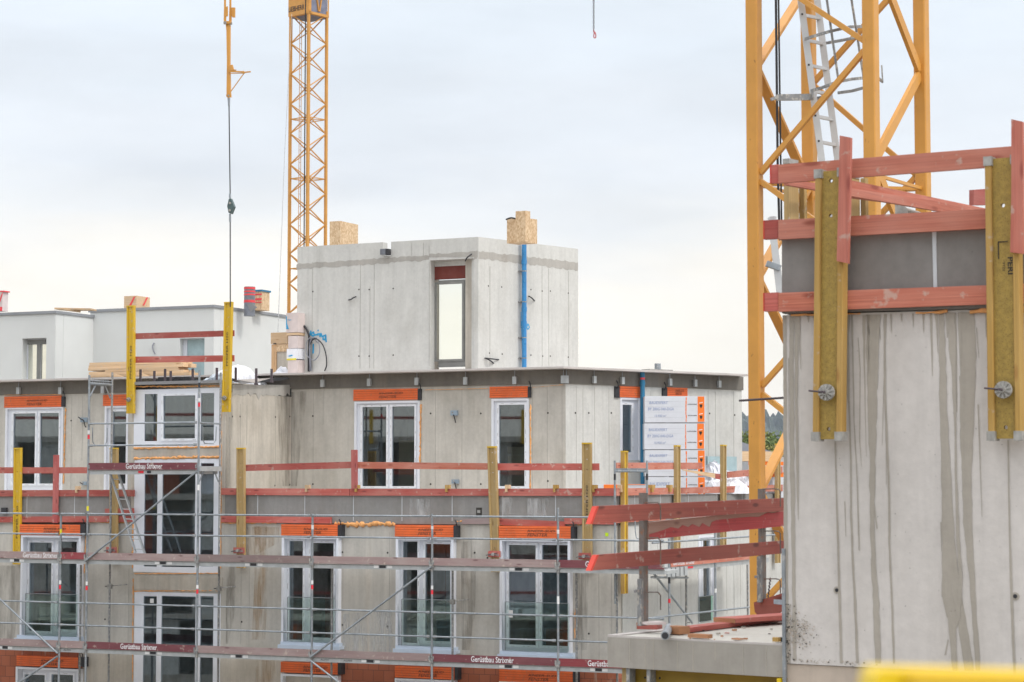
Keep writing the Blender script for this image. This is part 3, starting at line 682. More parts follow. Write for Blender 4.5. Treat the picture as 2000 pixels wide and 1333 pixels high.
# bay floor bands, foams
for a,b,c,d,r in ((262,756,430,749+5,.02),(262,876,430,873,.022),(262,896,430,893,.03),(262,1121,430,1120,.012),(262,1155,430,1154,.012),(432,760,431,1110,.014),(260,1000,259,1110,.02),(260,1130,259,1330,.012),(168,1047,164,1120,.012),(128,797,124,945,.018),(822,790,820,905,.02),(1036,790,1036,960,.018),(433,1022,540,1021,.02),(655,1024,772,1024,.055),(893,1019,955,1021,.022),(1000,1023,1150,1026,.014),(170,1020,250,1021,.015),(1124,1190,1123,1245,.02)):
    fq=Uf if d<960 and c in (124,820,1036) else Lf; m=MB(fq); foam(m,fq,a,b,c,d,-.012,r); part(m,'foam_seam',B)
for a,b,c,d,r in ((830,762,955,759,.006),(1040,757,1100,752,.005),(8,772,120,771,.007)):
    m=MB(Uf); foam(m,Uf,a,b,c,d,-.035,r); part(m,'foam_seam',B)
for px0,px1,pc,t0,t1 in ((535,668,600,1020,1023),(768,893,820,1022,1026),(38,168,100,1020,1024)):
    m=MB(Lf); m.box(Lf.u(px0),Lf.u(px1),-.02,.0,Lf.z(pc,t1),Lf.z(pc,t0),M['dark']); part(m,'shutter_joint',B)
for pts,mt in (([(495,1028),(521,1028),(524,1130),(518,1250),(492,1250),(497,1130)],'rust'),([(500,1290),(536,1290),(540,1333),(540,1400),(496,1400)],'rust'),([(-20,1105),(38,1105),(36,1180),(28,1250),(-20,1250)],'damp'),([(900,1058),(930,1058),(928,1200),(918,1270),(902,1270)],'damp'),([(560,1105),(590,1100),(580,1200),(560,1240)] if 0 else [(441,1100),(462,1105),(458,1200),(445,1258),(441,1258)],'damp'),([(670,1200),(766,1190),(766,1280),(670,1275)],'cementwash'),([(1128,1090),(1150,1090),(1146,1270),(1128,1270)],'damp'),([(470,1030),(545,1030),(545,1060),(470,1100)],'rust')):
    m=MB(Lf); P=[Lf.p(a,b,-.004) for a,b in pts]; m.add([(a,-.004,b) for a,b in P],[tuple(range(len(P)))],M[mt]); part(m,'wall_stain',B)
for pts,mt in (([(975,972),(1005,972),(1005,1006),(975,1006)],'cementwash'),([(1030,974),(1072,974),(1072,1008),(1030,1008)],'cementwash'),([(800,975),(840,975),(840,1010),(800,1010)],'cementwash')):
    m=MB(Lf); P=[Lf.p(a,b,-.0265) for a,b in pts]; m.add([(a,-.0265,b) for a,b in P],[tuple(range(len(P)))],M[mt]); part(m,'wall_stain',B)
m=MB(Uf); P=[Uf.p(a,b,-.004) for a,b in ((568,766),(600,764),(592,830),(580,950),(568,950))]; m.add([(a,-.004,b) for a,b in P],[tuple(range(5))],M['damp']); part(m,'wall_stain',B)
m=MB(SD); P=[SD.p(a,b,-.008) for a,b in ((538,775),(566,772),(566,950),(552,950))]; m.add([(a,-.008,b) for a,b in P],[tuple(range(4))],M['damp']); part(m,'wall_stain',B)
m=MB(Lf); a,b,c,d=Lf.rc(262,1127,434,1155,-.02); m.box(a,b,-.02,.0,c+.02,d,M['conc_side']); part(m,'floor_band',B)
m=MB(Lf); a,b,c,d=Lf.rc(4,992,14,1004,-.05); m.box(a,b,-.09,-.03,c,d,M['black']); part(m,'black_bracket',B)
# bay roof plate
m=MB(Lf); u0,z0=Lf.p(263,750,-.1); u1,_=Lf.p(431,748,-.1); m.box(u0,u1,-.12,.4,zbt+.002,zbt+.07,M['greysheet']); part(m,'bay_roof_edge',B)
m=MB(Lf); m.slab([(p.x,p.y) for p in (Lf.w((ul,0,0)),Lf.w((ub,0,0)),Lf.w((ub,D,0)),Lf.w((ul,D,0)))],zbt-.2,zbt+.001,M['membrane']); part(m,'bay_roof',B)
m=MB(SD)
for pts,mt in (([(452,742),(462,747),(474,751),(492,748),(480,744)],'greysheet'),([(455,739),(470,747),(454,744)],'membrane'),([(492,749),(540,738),(562,737),(566,741),(520,747)],'membrane'),([(462,742),(530,739),(495,748)],'plate')):
    P=[SD.p(a,b,-.12) for a,b in pts]; m.prism(P,-.12-.01*len(m.f)*.05,-.1,M[mt])
part(m,'roof_membrane_edge',B)
# junction boxes with cables
for fr,a,b,c,d,cab in ((Uf,880,802,893,812,[(886,811),(888,818),(890,826)]),(Uf,882,937,895,945,[(888,943),(890,950),(891,955)]),(Uf,157,816,170,825,[(153,815),(158,819),(163,822),(166,832),(168,835)]),(Uf,161,941,168,948,[(156,943),(162,946)])):
    m=MB(fr); u0,u1,z0,z1=fr.rc(a,b,c,d,-.06); m.box(u0,u1,-.07,0,z0,z1,M['boxblue']); m.disc((u0+u1)/2-.03,-.07,(z0+z1)/2+.01,.022,M['galvd'],8)
    o=part(m,'junction_box',B); m=MB(fr); cablepx(m,fr,cab,-.07,-.14,.013); part(m,'cable',o)
m=MB(Lf); u0,u1,z0,z1=Lf.rc(930,992,941,1007,-.03); m.box(u0,u1,-.035,-.02,z0,z1,M['dark']); m.box(u0+.03,u1-.03,-.045,-.036,z0+.05,z1-.05,M['cast']); part(m,'recess_box',B)
m=MB(Lf); u0,u1,z0,z1=Lf.rc(1182,1041,1188,1048,-.01); m.box(u0,u1,-.012,0,z0,z1,M['lime']); part(m,'lime_marker',B)
# teal pipe at the right terrace wall
m=MB(RR); u,_=RR.p(1255,800,-.12); m.tube((u,-.12,zfl),(u,-.12,RR.z(1255,727,-.12)),.055,M['teal'],12); m.tube((u,-.12,RR.z(1255,742,-.12)),(u,-.12,RR.z(1255,738,-.12)),.057,M['redtape'],12); m.tube((u,-.12,RR.z(1255,752,-.12)),(u,-.12,RR.z(1255,746,-.12)),.065,M['teal'],12); part(m,'drainpipe',B)
# --------------------------------- penthouse
pc=0.0; pl=PH.u(578); pztop=PH.z(934,463); 
op=PH.rc(840,507,925,717); pu,pz=PH.p(755,473); nz=PH.z(758,500)
z0p=zev+.026
opn=(op[0],op[1],z0p+.02,op[3])
m=MB(PH); notch=(PH.u(746),PH.u(762),nz,pztop+1)
m.panel(pl,0,z0p,pztop,[opn,notch],0,.22,M['conc_up'])
for px,a,b in ((609,512,722),(703,512,720),(722,560,720),(730,512,720),(838,480,500),(804,475,500),(827,474,500),(838,512,715)): seam(m,PH,px,a,b,wd=.009,mat='seam')
for px,py in ((611,570),(701,566),(721,566),(768,564),(701,696),(721,696),(768,694)): tie(m,PH,px,py,r=.019)
pw=part(m,'penthouse_front_wall',B)
m=MB(PR); pr=PR.u(1130)
m.box(0.001,pr,0,.22,z0p,pztop,M['conc_up'])
for px,a,b in ((957,520,716),(1059,520,716),(1072,525,716),(1111,530,716)): seam(m,PR,px,a,b,wd=.009)
for px,py in ((954,559),(980,561),(956,690),(981,692),(1037,566),(1059,569),(1075,569),(1110,573),(1037,694),(1060,696),(1075,696),(1110,698)): tie(m,PR,px,py,r=.019)
part(m,'penthouse_side_wall',B)
def wetband(fr,a,b,up0,up1,lo0,lo1,y=-.004,j=3.2,n=46,seed=1):
    rr=random.Random(seed); T=[];Bt=[]
    for i in range(n+1):
        t=i/n; px=a+(b-a)*t; T.append(fr.p(px,up0+(up1-up0)*t+rr.uniform(-1.6,1.4),y)); Bt.append(fr.p(px,lo0+(lo1-lo0)*t+rr.uniform(-1.5,j)*(.6+.4*rr.random()),y))
    m=MB(fr)
    for i in range(n): m.prism([T[i],Bt[i],Bt[i+1],T[i+1]],y,y+.003,M['wet'])
    return m
part(wetband(PH,579,838,516,499,525,508,seed=2),'joint_stain',B); part(wetband(PH,926,933,492,490,506,503,n=4),'joint_stain',B); part(wetband(PH,838,926,497,492,504,503,n=14,j=-1),'joint_stain',B)
part(wetband(PR,935,1129,491,513,504,528,seed=5),'joint_stain',B)
# its back walls, with a wide opening through which the sky shows
bk_y=5.2
c_o,_=PH.p(1,1,0)
def back_u(px): return PH.u(px,bk_y)
m=MB(PH); ohb=(back_u(820),back_u(930),z0p+.3,PH.z(880,530,bk_y)); 
m.panel(pl+.3,back_u(1110),z0p,pztop-.01,[(ohb[0],ohb[1],ohb[2]-.5,ohb[3])],bk_y,.2,M['conc_up']); m.box(pl,pl+.2,.221,bk_y,z0p,pztop-.01,M['conc_up']); part(m,'penthouse_back_wall',B)
pe=PR.w((pr,.23,0)); m=MB(PH); pe_l=PH.Mi@pe; m.bar((pe_l.x,pe_l.y,(z0p+pztop)/2),(back_u(1112),bk_y,(z0p+pztop)/2),.2,pztop-z0p-.02,M['conc_up']); part(m,'penthouse_far_wall',B)
m=MB(PH); yy=.24
fz=(847,545,909,717)
for wtype in (0,):
    fo=PH.rc(847,545,909,716,yy); 
o=window(PH,(847,545,909,716),[(853,555,903,702)],B,yf=.24,guide=False,frm='grey_frame',dashes=True,glass='clear')
m=MB(PH); a,b,c,d=PH.rc(847,520,909,545,.22); m.box(a,b,.225,.33,c,d,M['brickred']); part(m,'shutter_box',B)
m=MB(PH); a2=PH.u(909,.24)+.0; m.box(a2+.002,op[1]+.03,.223,.5,z0p,op[3]+.0,M['conc_side']); m.box(PH.u(838,.24)-.3,PH.u(847,.24)-.002,.223,.5,z0p,op[3],M['conc_side']); m.box(PH.u(847,.24),a2,.225,.5,d+.001,op[3]+.3,M['conc_up']); part(m,'window_jamb',B)
m=MB(PH); a,b,c,d=PH.rc(838,713,926,719,-.02); m.box(a,b,-.05,.2,z0p,z0p+.06,M['plate']); part(m,'door_step',B)
# vent boxes of strand board
def ventbox(fr_px,Zd,deg,wl,wr,z0,z1,name='vent_box'):
    f=onplane(fr_px,deg,Zd); m=MB(f); m.box(-wl,0,0,wr,z0,z1,M['osb']); return m
VZ=52.5
f=onplane(663,-26,VZ); s_=FP/VZ; m=MB(f); uL=f.u(641); f2=Fr(f.O,64); uR=f2.u(697)
m.box(uL,0,0,uR,pztop-.3,f.z(663,432),M['osb']); part(m,'vent_box',B)
f=onplane(1026.5,-26,47.6); f2=Fr(f.O,47)
m=MB(f); zbot=f.z(1026,472); zt1=f.z(1026,412); zs_=f.z(1008,427)
pa=f.w((f.u(1007),0,0));pb=f.w((0,0,0));pcx=f2.w((f2.u(1036),0,0)); pdd=pcx+(pa-pb)
m.slab([(p.x,p.y) for p in (pa,pb,pcx,pdd)],zbot,zt1,M['osb'])
part(m,'vent_box',B)
f=onplane(1026.5,-26,48.3); f2=Fr(f.O,47); m=MB(f); pa=f.w((f.u(990),0,0));pb=f.w((0,0,0));pcx=f2.w((f2.u(1049.5),0,0)); pdd=pcx+(pa-pb)
m.slab([(p.x,p.y) for p in (pa,pb,pcx,pdd)],pztop-.3,f.z(1003,427.5),M['osb'])
vb=part(m,'vent_box',B)
m=MB(f); cablepx(m,f,[(1008,428),(1000,426),(994,427),(989,429)],-.05,-.2,.02); part(m,'cable',vb)
m=MB(PR); u=PR.u(1024,-.12); m.tube((u,-.12,z0p),(u,-.12,PR.z(1024,472,-.12)),.058,M['bluepipe'],14); 
for py in (512,604,632): z=PR.z(1024,py,-.12); m.tube((u,-.12,z-.06),(u,-.12,z+.05),.067,M['bluepipe'],14)
for py in (530,590,660,700): z=PR.z(1024,py,-.12); m.tube((u,-.12,z-.012),(u,-.12,z+.012),.064,M['galvd'],14); m.box(u-.09,u+.09,-.05,-.0,z-.012,z+.012,M['galvd'])
part(m,'drainpipe',B)
m=MB(PH); u0,u1,z0,z1=PH.rc(745,487,757,498,-.05); m.box(u0,u1,-.12,-.01,z0,z1,M['chimgrey']); u0,u1,z0,z1=PH.rc(756.5,487,762,499,-.05); m.box(u0,u1,-.14,-.01,z0,z1,M['black']); part(m,'gutter_outlet',B)
m=MB(PH)
cablepx(m,PH,[(681,586),(686,585),(690,582),(695,580)],-.01,-.15,.016); part(m,'cable',B); m=MB(PH); cablepx(m,PH,[(909,510),(913,503),(921,497)],-.02,-.15,.016); part(m,'cable',B); m=MB(PH)
cablepx(m,PH,[(594,637),(600,646),(604,662),(603,700),(603,726)],-.03,-.06,.03)
cablepx(m,PH,[(634,725),(638,712),(636,690),(629,672),(617,662),(608,668),(604,690),(607,724)],-.05,-.12,.016,'cable')
cablepx(m,PH,[(608,725),(606,690),(606,665),(618,660),(623,672),(624,690),(616,703),(608,702),(600,694),(598,676),(603,662),(612,661),(621,671)],-.06,-.14,.012,'cableg')
cablepx(m,PH,[(606,725),(605,680),(610,664),(618,662)],-.05,-.1,.02,'cableg')
part(m,'cable',B)
m=MB(PR); cablepx(m,PR,[(1033,579),(1038,582),(1044,588)],-.01,-.12,.016); part(m,'cable',B); m=MB(PR); cablepx(m,PR,[(947,700),(957,701),(974,703)],-.01,-.12,.016); cablepx(m,PR,[(950,701),(958,705),(964,710)],-.01,-.1,.016); part(m,'cable',B)
m=MB(PH)  # blue spray writing: KLima + stroke
def stroke(mb,fr,pts,wd=.02,y=-.004,mat='bluepaint'):
    for i in range(len(pts)-1):
        a=Vector(fr.p(*pts[i],y)); b=Vector(fr.p(*pts[i+1],y)); d=(b-a); 
        if d.length<1e-4: continue
        d.normalize(); n=Vector((-d.y,d.x))*wd; a=a-d*wd*.6; b=b+d*wd*.6
        mb.prism([tuple(a+n),tuple(a-n),tuple(b-n),tuple(b+n)],y-.0007*(i%3),y+.002,M[mat])
for s in ([(607,647),(606,655)],[(613,649),(606,653),(612,657)],[(613,652),(614,655),(619,654)],[(621,652),(621,655)],[(621,645.5),(621.5,646)],[(624,652),(625,658),(627,652),(629,658)],[(636,655),(631,657),(631,663),(635,664),(636,655),(637,668)]): stroke(m,PH,s)
part(m,'spray_writing',B)
m=MB(PH); stroke(m,PH,[(612,673),(611.5,690)]); part(m,'spray_stroke',B)
for s in ([(1031,633),(1033,636),(1034,640),(1031,644),(1029,640),(1031,633)],[(1018,610),(1018,640)],[(1019,640),(1021,710)]):
    m=MB(PR); stroke(m,PR,s,.014); part(m,'spray_stroke',B)
m=MB(RR); u,z=RR.p(1287,720,1.5); m.box(u-.3,u+.45,1.5,1.8,zev+.03,z-.02,M['cast']); m.box(u-.05,u+.06,1.5,1.6,z-.03,z+.12,M['galv']); part(m,'roof_fitting',B)
# ------------------------------------------------------------ white rendered building behind
t=thing('rendered_building','white rendered flat-roofed building behind the unfinished block, at the left','building',WB,(0,0,0))
WL=Fr(WB.w((WB.u(106),1.4,0)),-24)  # left block slightly nearer/farther
def block(fr,pxl,pxr,pyc,dep,name):
    u0=fr.u(pxl); u1=fr.u(pxr); z1=fr.z(pxr,pyc); return u0,u1,z1
zw=WB.z(416,594); uA=WB.u(172); wd2=9
w2=WB.rc(351,661,399,760)
m=MB(WB); m.panel(uA,0,0,zw-.12,[w2],0,.4,M['render_w']); part(m,'wall',t)
m=MB(WB); m.box(uA,-.01,.401,12,0,zw-.12,M['render_w']); part(m,'wall',t)
WR=Fr(WB.O,66)
m=MB(WR); m.box(.41,12,-.01,.3,0,zw-.12,M['render_w']); m.box(.02,.409,-.004,.3,0,zw-.121,M['render_w']); part(m,'wall',t)
m=MB(WB); m.box(uA-.05,.05,-.05,12.1,zw-.119,zw-.03,M['coping']); part(m,'coping',t)
LB=onplane(106,-24,68.0); LBR=Fr(LB.O,66)
zl=LB.z(106,605.5); wl=LB.rc(43,661,90,760)
m=MB(LB); m.panel(LB.u(-140),0,0,zl-.12,[wl],0,.4,M['render_w']); m.box(LB.u(-140),-.01,.401,9,0,zl-.121,M['render_w']); part(m,'wall',t)
m=MB(LBR); m.box(.41,9,-.01,.3,0,zl-.12,M['render_w']); m.box(.02,.409,-.004,.3,0,zl-.121,M['render_w']); part(m,'wall',t)
m=MB(LB); m.box(LB.u(-140),.05,-.05,9.1,zl-.119,zl-.03,M['coping']); part(m,'coping',t)
def simplewin(fr,r,panes,y,lab=None,gl='clear'):
    a,b,c,d=fr.rc(*r,y); m=MB(fr); hs=[fr.rc(*p,y) for p in panes]
    m.panel(a,b,c,d,hs,y,.07,M['white']); W=part(m,'window',t)
    m=MB(fr)
    for h in hs: m.box(h[0],h[1],y+.03,y+.04,h[2],h[3],M[gl])
    part(m,'pane',W)
M['palepane']=paint('pale_reflecting_pane',(.80,.80,.72),.06,.05,metal=.9); M['bluepane']=paint('bluish_pane',(.35,.47,.50),.1,.12)
simplewin(LB,(43,661,96,760),[(54,673,72,757),(79,671,93,757)],.25,gl='palepane')
m=MB(LB); a,b,c,d=LB.rc(72,673,79,757,.24); m.box(a,b,.225,.245,c,d,M['grey_frame']); a,b,c,d=LB.rc(54,664,90,673,.24); m.box(a,b,.225,.245,c,d,M['grey_frame']); part(m,'window_mullion',t)
simplewin(WB,(351,661,405,760),[(365,663,402,757)],.2,gl='bluepane')
m=MB(WB); u,z=WB.p(300,690,-.02); cablepx(m,WB,[(301,670),(298,676),(299,684),(303,692)],-.01,-.05,.02,'cableg'); part(m,'cable',t)
# things on its roof
f=onplane(264,-24,70.5); m=MB(f); f2=Fr(f.O,64); m.box(f.u(238),0,0,f2.u(290),zw-.3,f.z(264,578),M['pine']);
vbx=solo(m,'vent_box','pale timber vent box with slanting red tape on the white building roof','vent box',f)
m=MB(f)
for a,b,c,d in ((252,597,264,579.5),(254,597.5,266,581)): 
    pass
m.pxpoly([(252,597),(256,597),(264,580),(261,580)],-.012,-.004,M['redtape']); part(m,'red_tape',vbx)
m=MB(f2); m.pxpoly([(279,597),(282,597),(289.5,581),(287,581)],-.012,-.004,M['redtape']); part(m,'red_tape',vbx)
f=onplane(480,-24,69); m=MB(f); r_=11/FP*69; zt_=f.z(480,560); m.tube((0,r_,zw-.3),(0,r_,zt_),r_,M['chimgrey'],16)
for a,b in ((561,565),(568,571),(574,577),(586,591)): m.tube((0,r_,f.z(480,b)),(0,r_,f.z(480,a)),r_*1.03,M['redtape'],16)
solo(m,'flue_pipe','round flue wrapped in grey foil and red tape on the white building roof','flue',f)
f=onplane(500,-24,70); m=MB(f); u0,u1,z0,z1=f.rc(490,570,511,606,0); m.box(u0,u1,0,.5,z0,z1,M['osb']); m.box(u0-.03,u1+.03,-.03,.55,z1,z1+.06,M['teal'])
for a,b in ((574,577),(583,587),(590,592)): m.box(u0,u1+.005,-.01,.0,f.z(500,b),f.z(500,a),M['redtape'])
solo(m,'vent_box','strand board vent box with a blue lid and red tape beside the foil flue','vent box',f)
f=onplane(480,-24,67.6); m=MB(f); m.pxpoly([(483,596),(492,592),(502,601),(489,609)],-.01,.01,M['greysheet']); solo(m,'roofing_offcut','grey roofing offcut hanging over the white parapet below the foil flue','offcut',f)
f=onplane(0,-24,69); m=MB(f); u0,u1,z0,z1=f.rc(-14,571,4.5,608,0); m.box(u0,u1,0,.3,z0,z1,M['filmb'] if 0 else M['packpink'])
m.box(u0,u1+.06,-.01,.31,z1,z1+.04,M['redtape']); m.box(u0,u1+.004,-.012,0,f.z(0,608),f.z(0,600),M['redtape']); m.pxpoly([(-3,590),(0,590),(4.6,576),(4.6,571)],-.014,-.002,M['redtape'])
solo(m,'vent_box','pale box with red tape cut by the left edge of the picture','vent box',f)
f=onplane(140,-24,66.6); m=MB(f)
m.bar((*[f.p(112,604,0)[0]],0,f.p(112,604)[1]),(f.p(172,604.5)[0],.3,f.p(172,604)[1]),.5,.05,M['pine']); m.bar((f.p(128,605)[0],-.1,f.p(128,605.5)[1]),(f.p(150,608)[0],.2,f.p(150,607)[1]-.02),.3,.04,M['pine'])
solo(m,'timber_board','pale timber boards lying across the parapet of the left white block','board',f)
# ------------------------------------------------------------ things on the roof of the main block
zr=zev+.026
f=Fr(Uf.w((0,0,0)),-24)
y0=.6
def plank_stack():
    t=thing('plank_pile','pile of pale planks on the roof edge above the left windows','planks',Uf,(Uf.u(270,y0),y0,zr))
    rr=random.Random(5)
    rows=[(172,352,709,714),(173,358,714.5,719),(172,350,719.5,722.5),(205,344,722.8,726),(176,362,727,731),(174,366,731.5,736),(176,369,736.5,741),(178,360,741.5,746)]
    for i,(a,b,c,d) in enumerate(rows):
        for k in range(2):
            m=MB(Uf); u0,z1=Uf.p(a+rr.uniform(-3,3),c,y0); u1,_=Uf.p(b+rr.uniform(-5,5),c,y0); z0=Uf.z((a+b)/2,d,y0)
            m.box(u0+rr.uniform(-.05,.05),u1,y0+k*.26,y0+k*.26+.24,z0,z1,M['pine']); part(m,'plank',t)
plank_stack()
m=MB(Uf); m.pxpoly([(262,731),(275,729),(290,735),(282,738)],.45,.5,M['pine']); solo(m,'timber_offcut','split pale offcut lying right of the left upper yellow beam','offcut',Uf)
m=MB(Uf); m.pxpoly([(208,731),(225,731),(242,737),(215,736)],.45,.5,M['pine'])
solo(m,'timber_offcut','split pale offcut lying in front of the plank pile above the scaffold head','offcut',Uf)
for i,(px,a,b,lb) in enumerate(((275,722,745,'leftmost, beside the left upper yellow beam'),(302,725,745,'second from the left yellow beam'),(323,721,745,'third from the left, taller'),(334,725,744,'fourth from the left, shorter'),(377,720,742,'just right of the plank pile end'),(424,719,742,'left of the right yellow beam'),(461,718,739,'right of the right yellow beam'),(501,720,745,'in front of the white film'),(531,721,740,'rightmost, near the strand board frame'))):
    m=MB(Lf); u,z1=Lf.p(px,a,.12); z0=Lf.z(px,b+3,.12); m.box(u-.022,u+.022,.09,.13,z0-.05,z1,M['rebar']); m.box(u-.035,u+.035,.08,.15,z0-.05,z0-.01,M['rebar'])
    solo(m,'post_stub','dark steel stub on the stair block roof, '+lb,'steel stub',Lf,'steel stubs along the stair block roof')
m=MB(Lf); u0,z0=Lf.p(305,742,.5); u1,_=Lf.p(371,740,.5)
for k in range(9): u=u0+(u1-u0)*k/8; m.box(u,u+.16,.4,.62,z0-.1,z0+(.05 if k%2 else .0),M['black'])
solo(m,'steel_shoe_row','row of black steel shoes lying in front of the plank pile','steel shoes',Lf)
def lump(fr,px0,px1,py0,py1,y,mt,seed,name,label,cat,dep=.5):
    rr=random.Random(seed); u0,u1,z0,z1=fr.rc(px0,py0,px1,py1,y); V=[];F=[]; nx,ny=34,9
    ph=[rr.uniform(0,6) for k in range(8)]; hs=[sum(math.sin(i*.19*k+ph[k])*1/k for k in range(1,7)) for i in range(nx)]; mxh=max(hs);mnh=min(hs)
    for j in range(ny):
        for i in range(nx):
            e=math.sin(math.pi*i/(nx-1))**.5; v=j/(ny-1); hh=(z1-z0)*e*(.55+.45*(hs[i]-mnh)/(mxh-mnh))
            a=v*math.pi; V.append((u0+(u1-u0)*i/(nx-1)+rr.gauss(0,.012),y+dep*.5-math.cos(a)*dep*.5+rr.gauss(0,.015),z0+hh*math.sin(a)**.6*(1+rr.gauss(0,.035))))
    for j in range(ny-1):
        for i in range(nx-1): a=j*nx+i; F.append((a,a+1,a+nx+1,a+nx))
    m=MB(fr); m.add(V,F,mt); o=solo(m,name,label,cat,fr); return o
lump(Lf,388,436,725,750,.35,M['filmb'],3,'plastic_sheet','bluish crumpled plastic sheet on the stair block roof left of the right upper yellow beam','plastic sheet')
lump(SD,466,524,712,752,.6,M['film'],8,'plastic_sheet','white crumpled film heap right of the upper yellow beams','plastic sheet',.9)
lump(SD,556,571,712,745,.9,M['film'],9,'plastic_sheet','small bag of white film at the foot of the insulation pack tower','plastic sheet',.4)
# insulation pack tower beside penthouse
f=onplane(578,-26,51.6)
packs=[(559,611,578,650,'packpink','topmost pack of the tower left of the penthouse, wrapped in printed film'),(560,650,578,655.5,'pine','thin timber layer under the topmost wrapped pack'),(563,656,578,681,'packpink','bare pale pack in the middle of the tower left of the penthouse'),(560,681,578,702,'film','white wrapped pack just above the yellow strap'),(562,703,578,730,'packpink','lowest pale pack of the tower, below the yellow strap')]
for a,b,c,d,mt,lb in packs:
    m=MB(f); u0,u1,z0,z1=f.rc(a,b+.4,c+4,d-.4,0); m.box(u0,u1,0,.6,z0,z1,M[mt])
    o=solo(m,'insulation_pack' if mt!='pine' else 'timber_layer',lb,'insulation pack' if mt!='pine' else 'timber',f)
    if mt=='packpink' and b==611: 
        m=MB(f); m.pxpoly([(558.8,618),(560,618),(560.5,632),(564,643),(559,643.5),(558.6,634)],-.006,-.001,M['bluepaint']); m.pxpoly([(561,624.5),(570,625),(565,626.5)],-.006,-.001,M['bluepaint']); part(m,'blue_print',o)
    if mt=='film':
        m=MB(f); m.pxpoly([(562,696),(570,693),(572,695),(566,697)],-.006,-.001,M['bluepaint']); m.pxpoly([(560,701),(578,700),(578,703.5),(560,704)],-.012,-.001,M['sticky']); part(m,'strap',o)
# timber frame hut left of the tower
f=onplane(530,-24,53.5); t=thing('site_box','strand board framed box with a pale door left of the pink pack tower','site box',f,(0,0,zr))
m=MB(f); u0,u1,z0,z1=f.rc(530,673,562,742,0); m.box(u0,u0+.14,0,.08,z0,z1,M['pine_z']); m.box(u0+.141,u1,0,.08,z1-.18,z1,M['osb']); part(m,'frame',t)
m=MB(f); m.box(u0+.141,u1,.03,.07,z0,z1-.181,M['conc_side']); part(m,'door_panel',t)
m=MB(f); a,b,c,d=f.rc(530,650,562,672,0); m.box(a,b,-.03,.9,c,d,M['pine']); m.box(a+.08,a+.16,-.04,-.031,c-.0,c+.02,M['black']); part(m,'lid',t)
# ------------------------------------------------------------ scaffold along the facade
YO,YI=-1.30,-.45
def bx(m,fr,pa,pb,h,y,t,mt,zoff=0):
    # board between two pixel points giving its lower edge
    (u0,z0),(u1,z1)=fr.p(*pa,y),fr.p(*pb,y)
    m.prism([(u0,z0),(u1,z1),(u1,z1+h),(u0,z0+h)],y,y+t,mt)
    return u0,z0,u1,z1
S=thing('scaffold','galvanised facade scaffold with red and purple toe boards in front of the block','scaffold',Lf,(Lf.u(600),YO,0))
def standard(fr,px,py,top,y,root,bands=(),mt='galv',z0=0):
    u,_=fr.p(px,py,y); z1=fr.z(px,top,y); m=MB(fr); m.tube((u,y,z0),(u,y,z1),.0245,M[mt],10)
    for a,b,c in bands: m.tube((u,y,fr.z(px,b,y)),(u,y,fr.z(px,a,y)),.0262,M[c],10,cap=False)
    z=z1-.06
    o=part(m,'standard',root); return u,z1
bR=lambda a:[(a,a+8,'stickr'),(a-9,a-2,'stickw')]
outs=[(118,1092,1004,[(1034,1044,'sticky')]+bR(1143)),(170,1092,733,[(989,998,'sticky')]+bR(1145)+bR(850)),(386,1092,724,[(947,958,'stickw')]+bR(787)+bR(1152)+[(748,758,'black')]),(610,1095,1004,bR(1143)+[(1026,1034,'stickw')]),(844,1098,1004,bR(1153)+[(1028,1034,'stickw')]),(1090,1105,992,[(1035,1043,'stickw'),(1165,1180,'stickw')]),(-50,1092,1004,[])]
OU={}
for px,py,top,bd in outs:
    OU[px]=standard(Lf,px,py,top,YO,S,bd)[0]
for px,py,top in ((215,1090,728),(428,1090,728),(648,1190,1106),(884,1200,1112),(1126,1190,1118),(1205,1190,1100),(157,1190,1104)):
    standard(Lf,px,py,top,YI,S,mt='galvd')
order=[-50,118,170,386,610,844,1090]
def zat(px,py): return Lf.z(px,py,YO)
zr1={}; 
def rail(ua,ub_,z,y=YO-.045,root=None,r=.0195,fr=None,za=None):
    m=MB(fr or Lf); m.tube((ua,y,z),(ub_,y,za if za is not None else z),r,M['galv'],8)
    for q in (ua+.05,ub_-.05): m.box(q-.025,q+.035,y-.01,y+.04,z-.028,z+.028,M['galvd'])
    part(m,'guardrail',root or S)
seq=order+[1310]
OU[1310]=Lf.u(1300,YO)
lv=[(1007,610),(1049,610),(1190,610),(1236,610)]
for (py,px) in lv:
    z=zat(px,py)
    for a,b in zip(seq[:-1],seq[1:]):
        if b==1310 and py==1236: rail(OU[a]+.03,Lf.u(1186,YO)+.2,z); continue
        rail(OU[a]+.03,OU[b]-.03,z)
for py in (827,870): rail(OU[170]+.03,OU[386]-.03,Lf.z(270,py,YO))
z=Lf.z(410,826,YO); m=MB(Lf); ui=Lf.u(428,YI,1090)
m.tube((OU[386],YO,z),(ui,YI,z),.0195,M['galv'],8); part(m,'guardrail',S)
for u0_,top,bot in ((OU[386],832,866),(OU[170],832,868)): # end guard frames
    m=MB(Lf); za=Lf.z(400,top,YO); zc=Lf.z(400,bot,YO); y1,y2=YO+.14,YI-.14
    m.path([(u0_,y1,za),(u0_,y1+.02,zc+.08),(u0_,y1+.1,zc),(u0_,y2-.1,zc),(u0_,y2-.02,zc+.08),(u0_,y2,za)],.014,M['galv'],6); part(m,'end_frame',S)
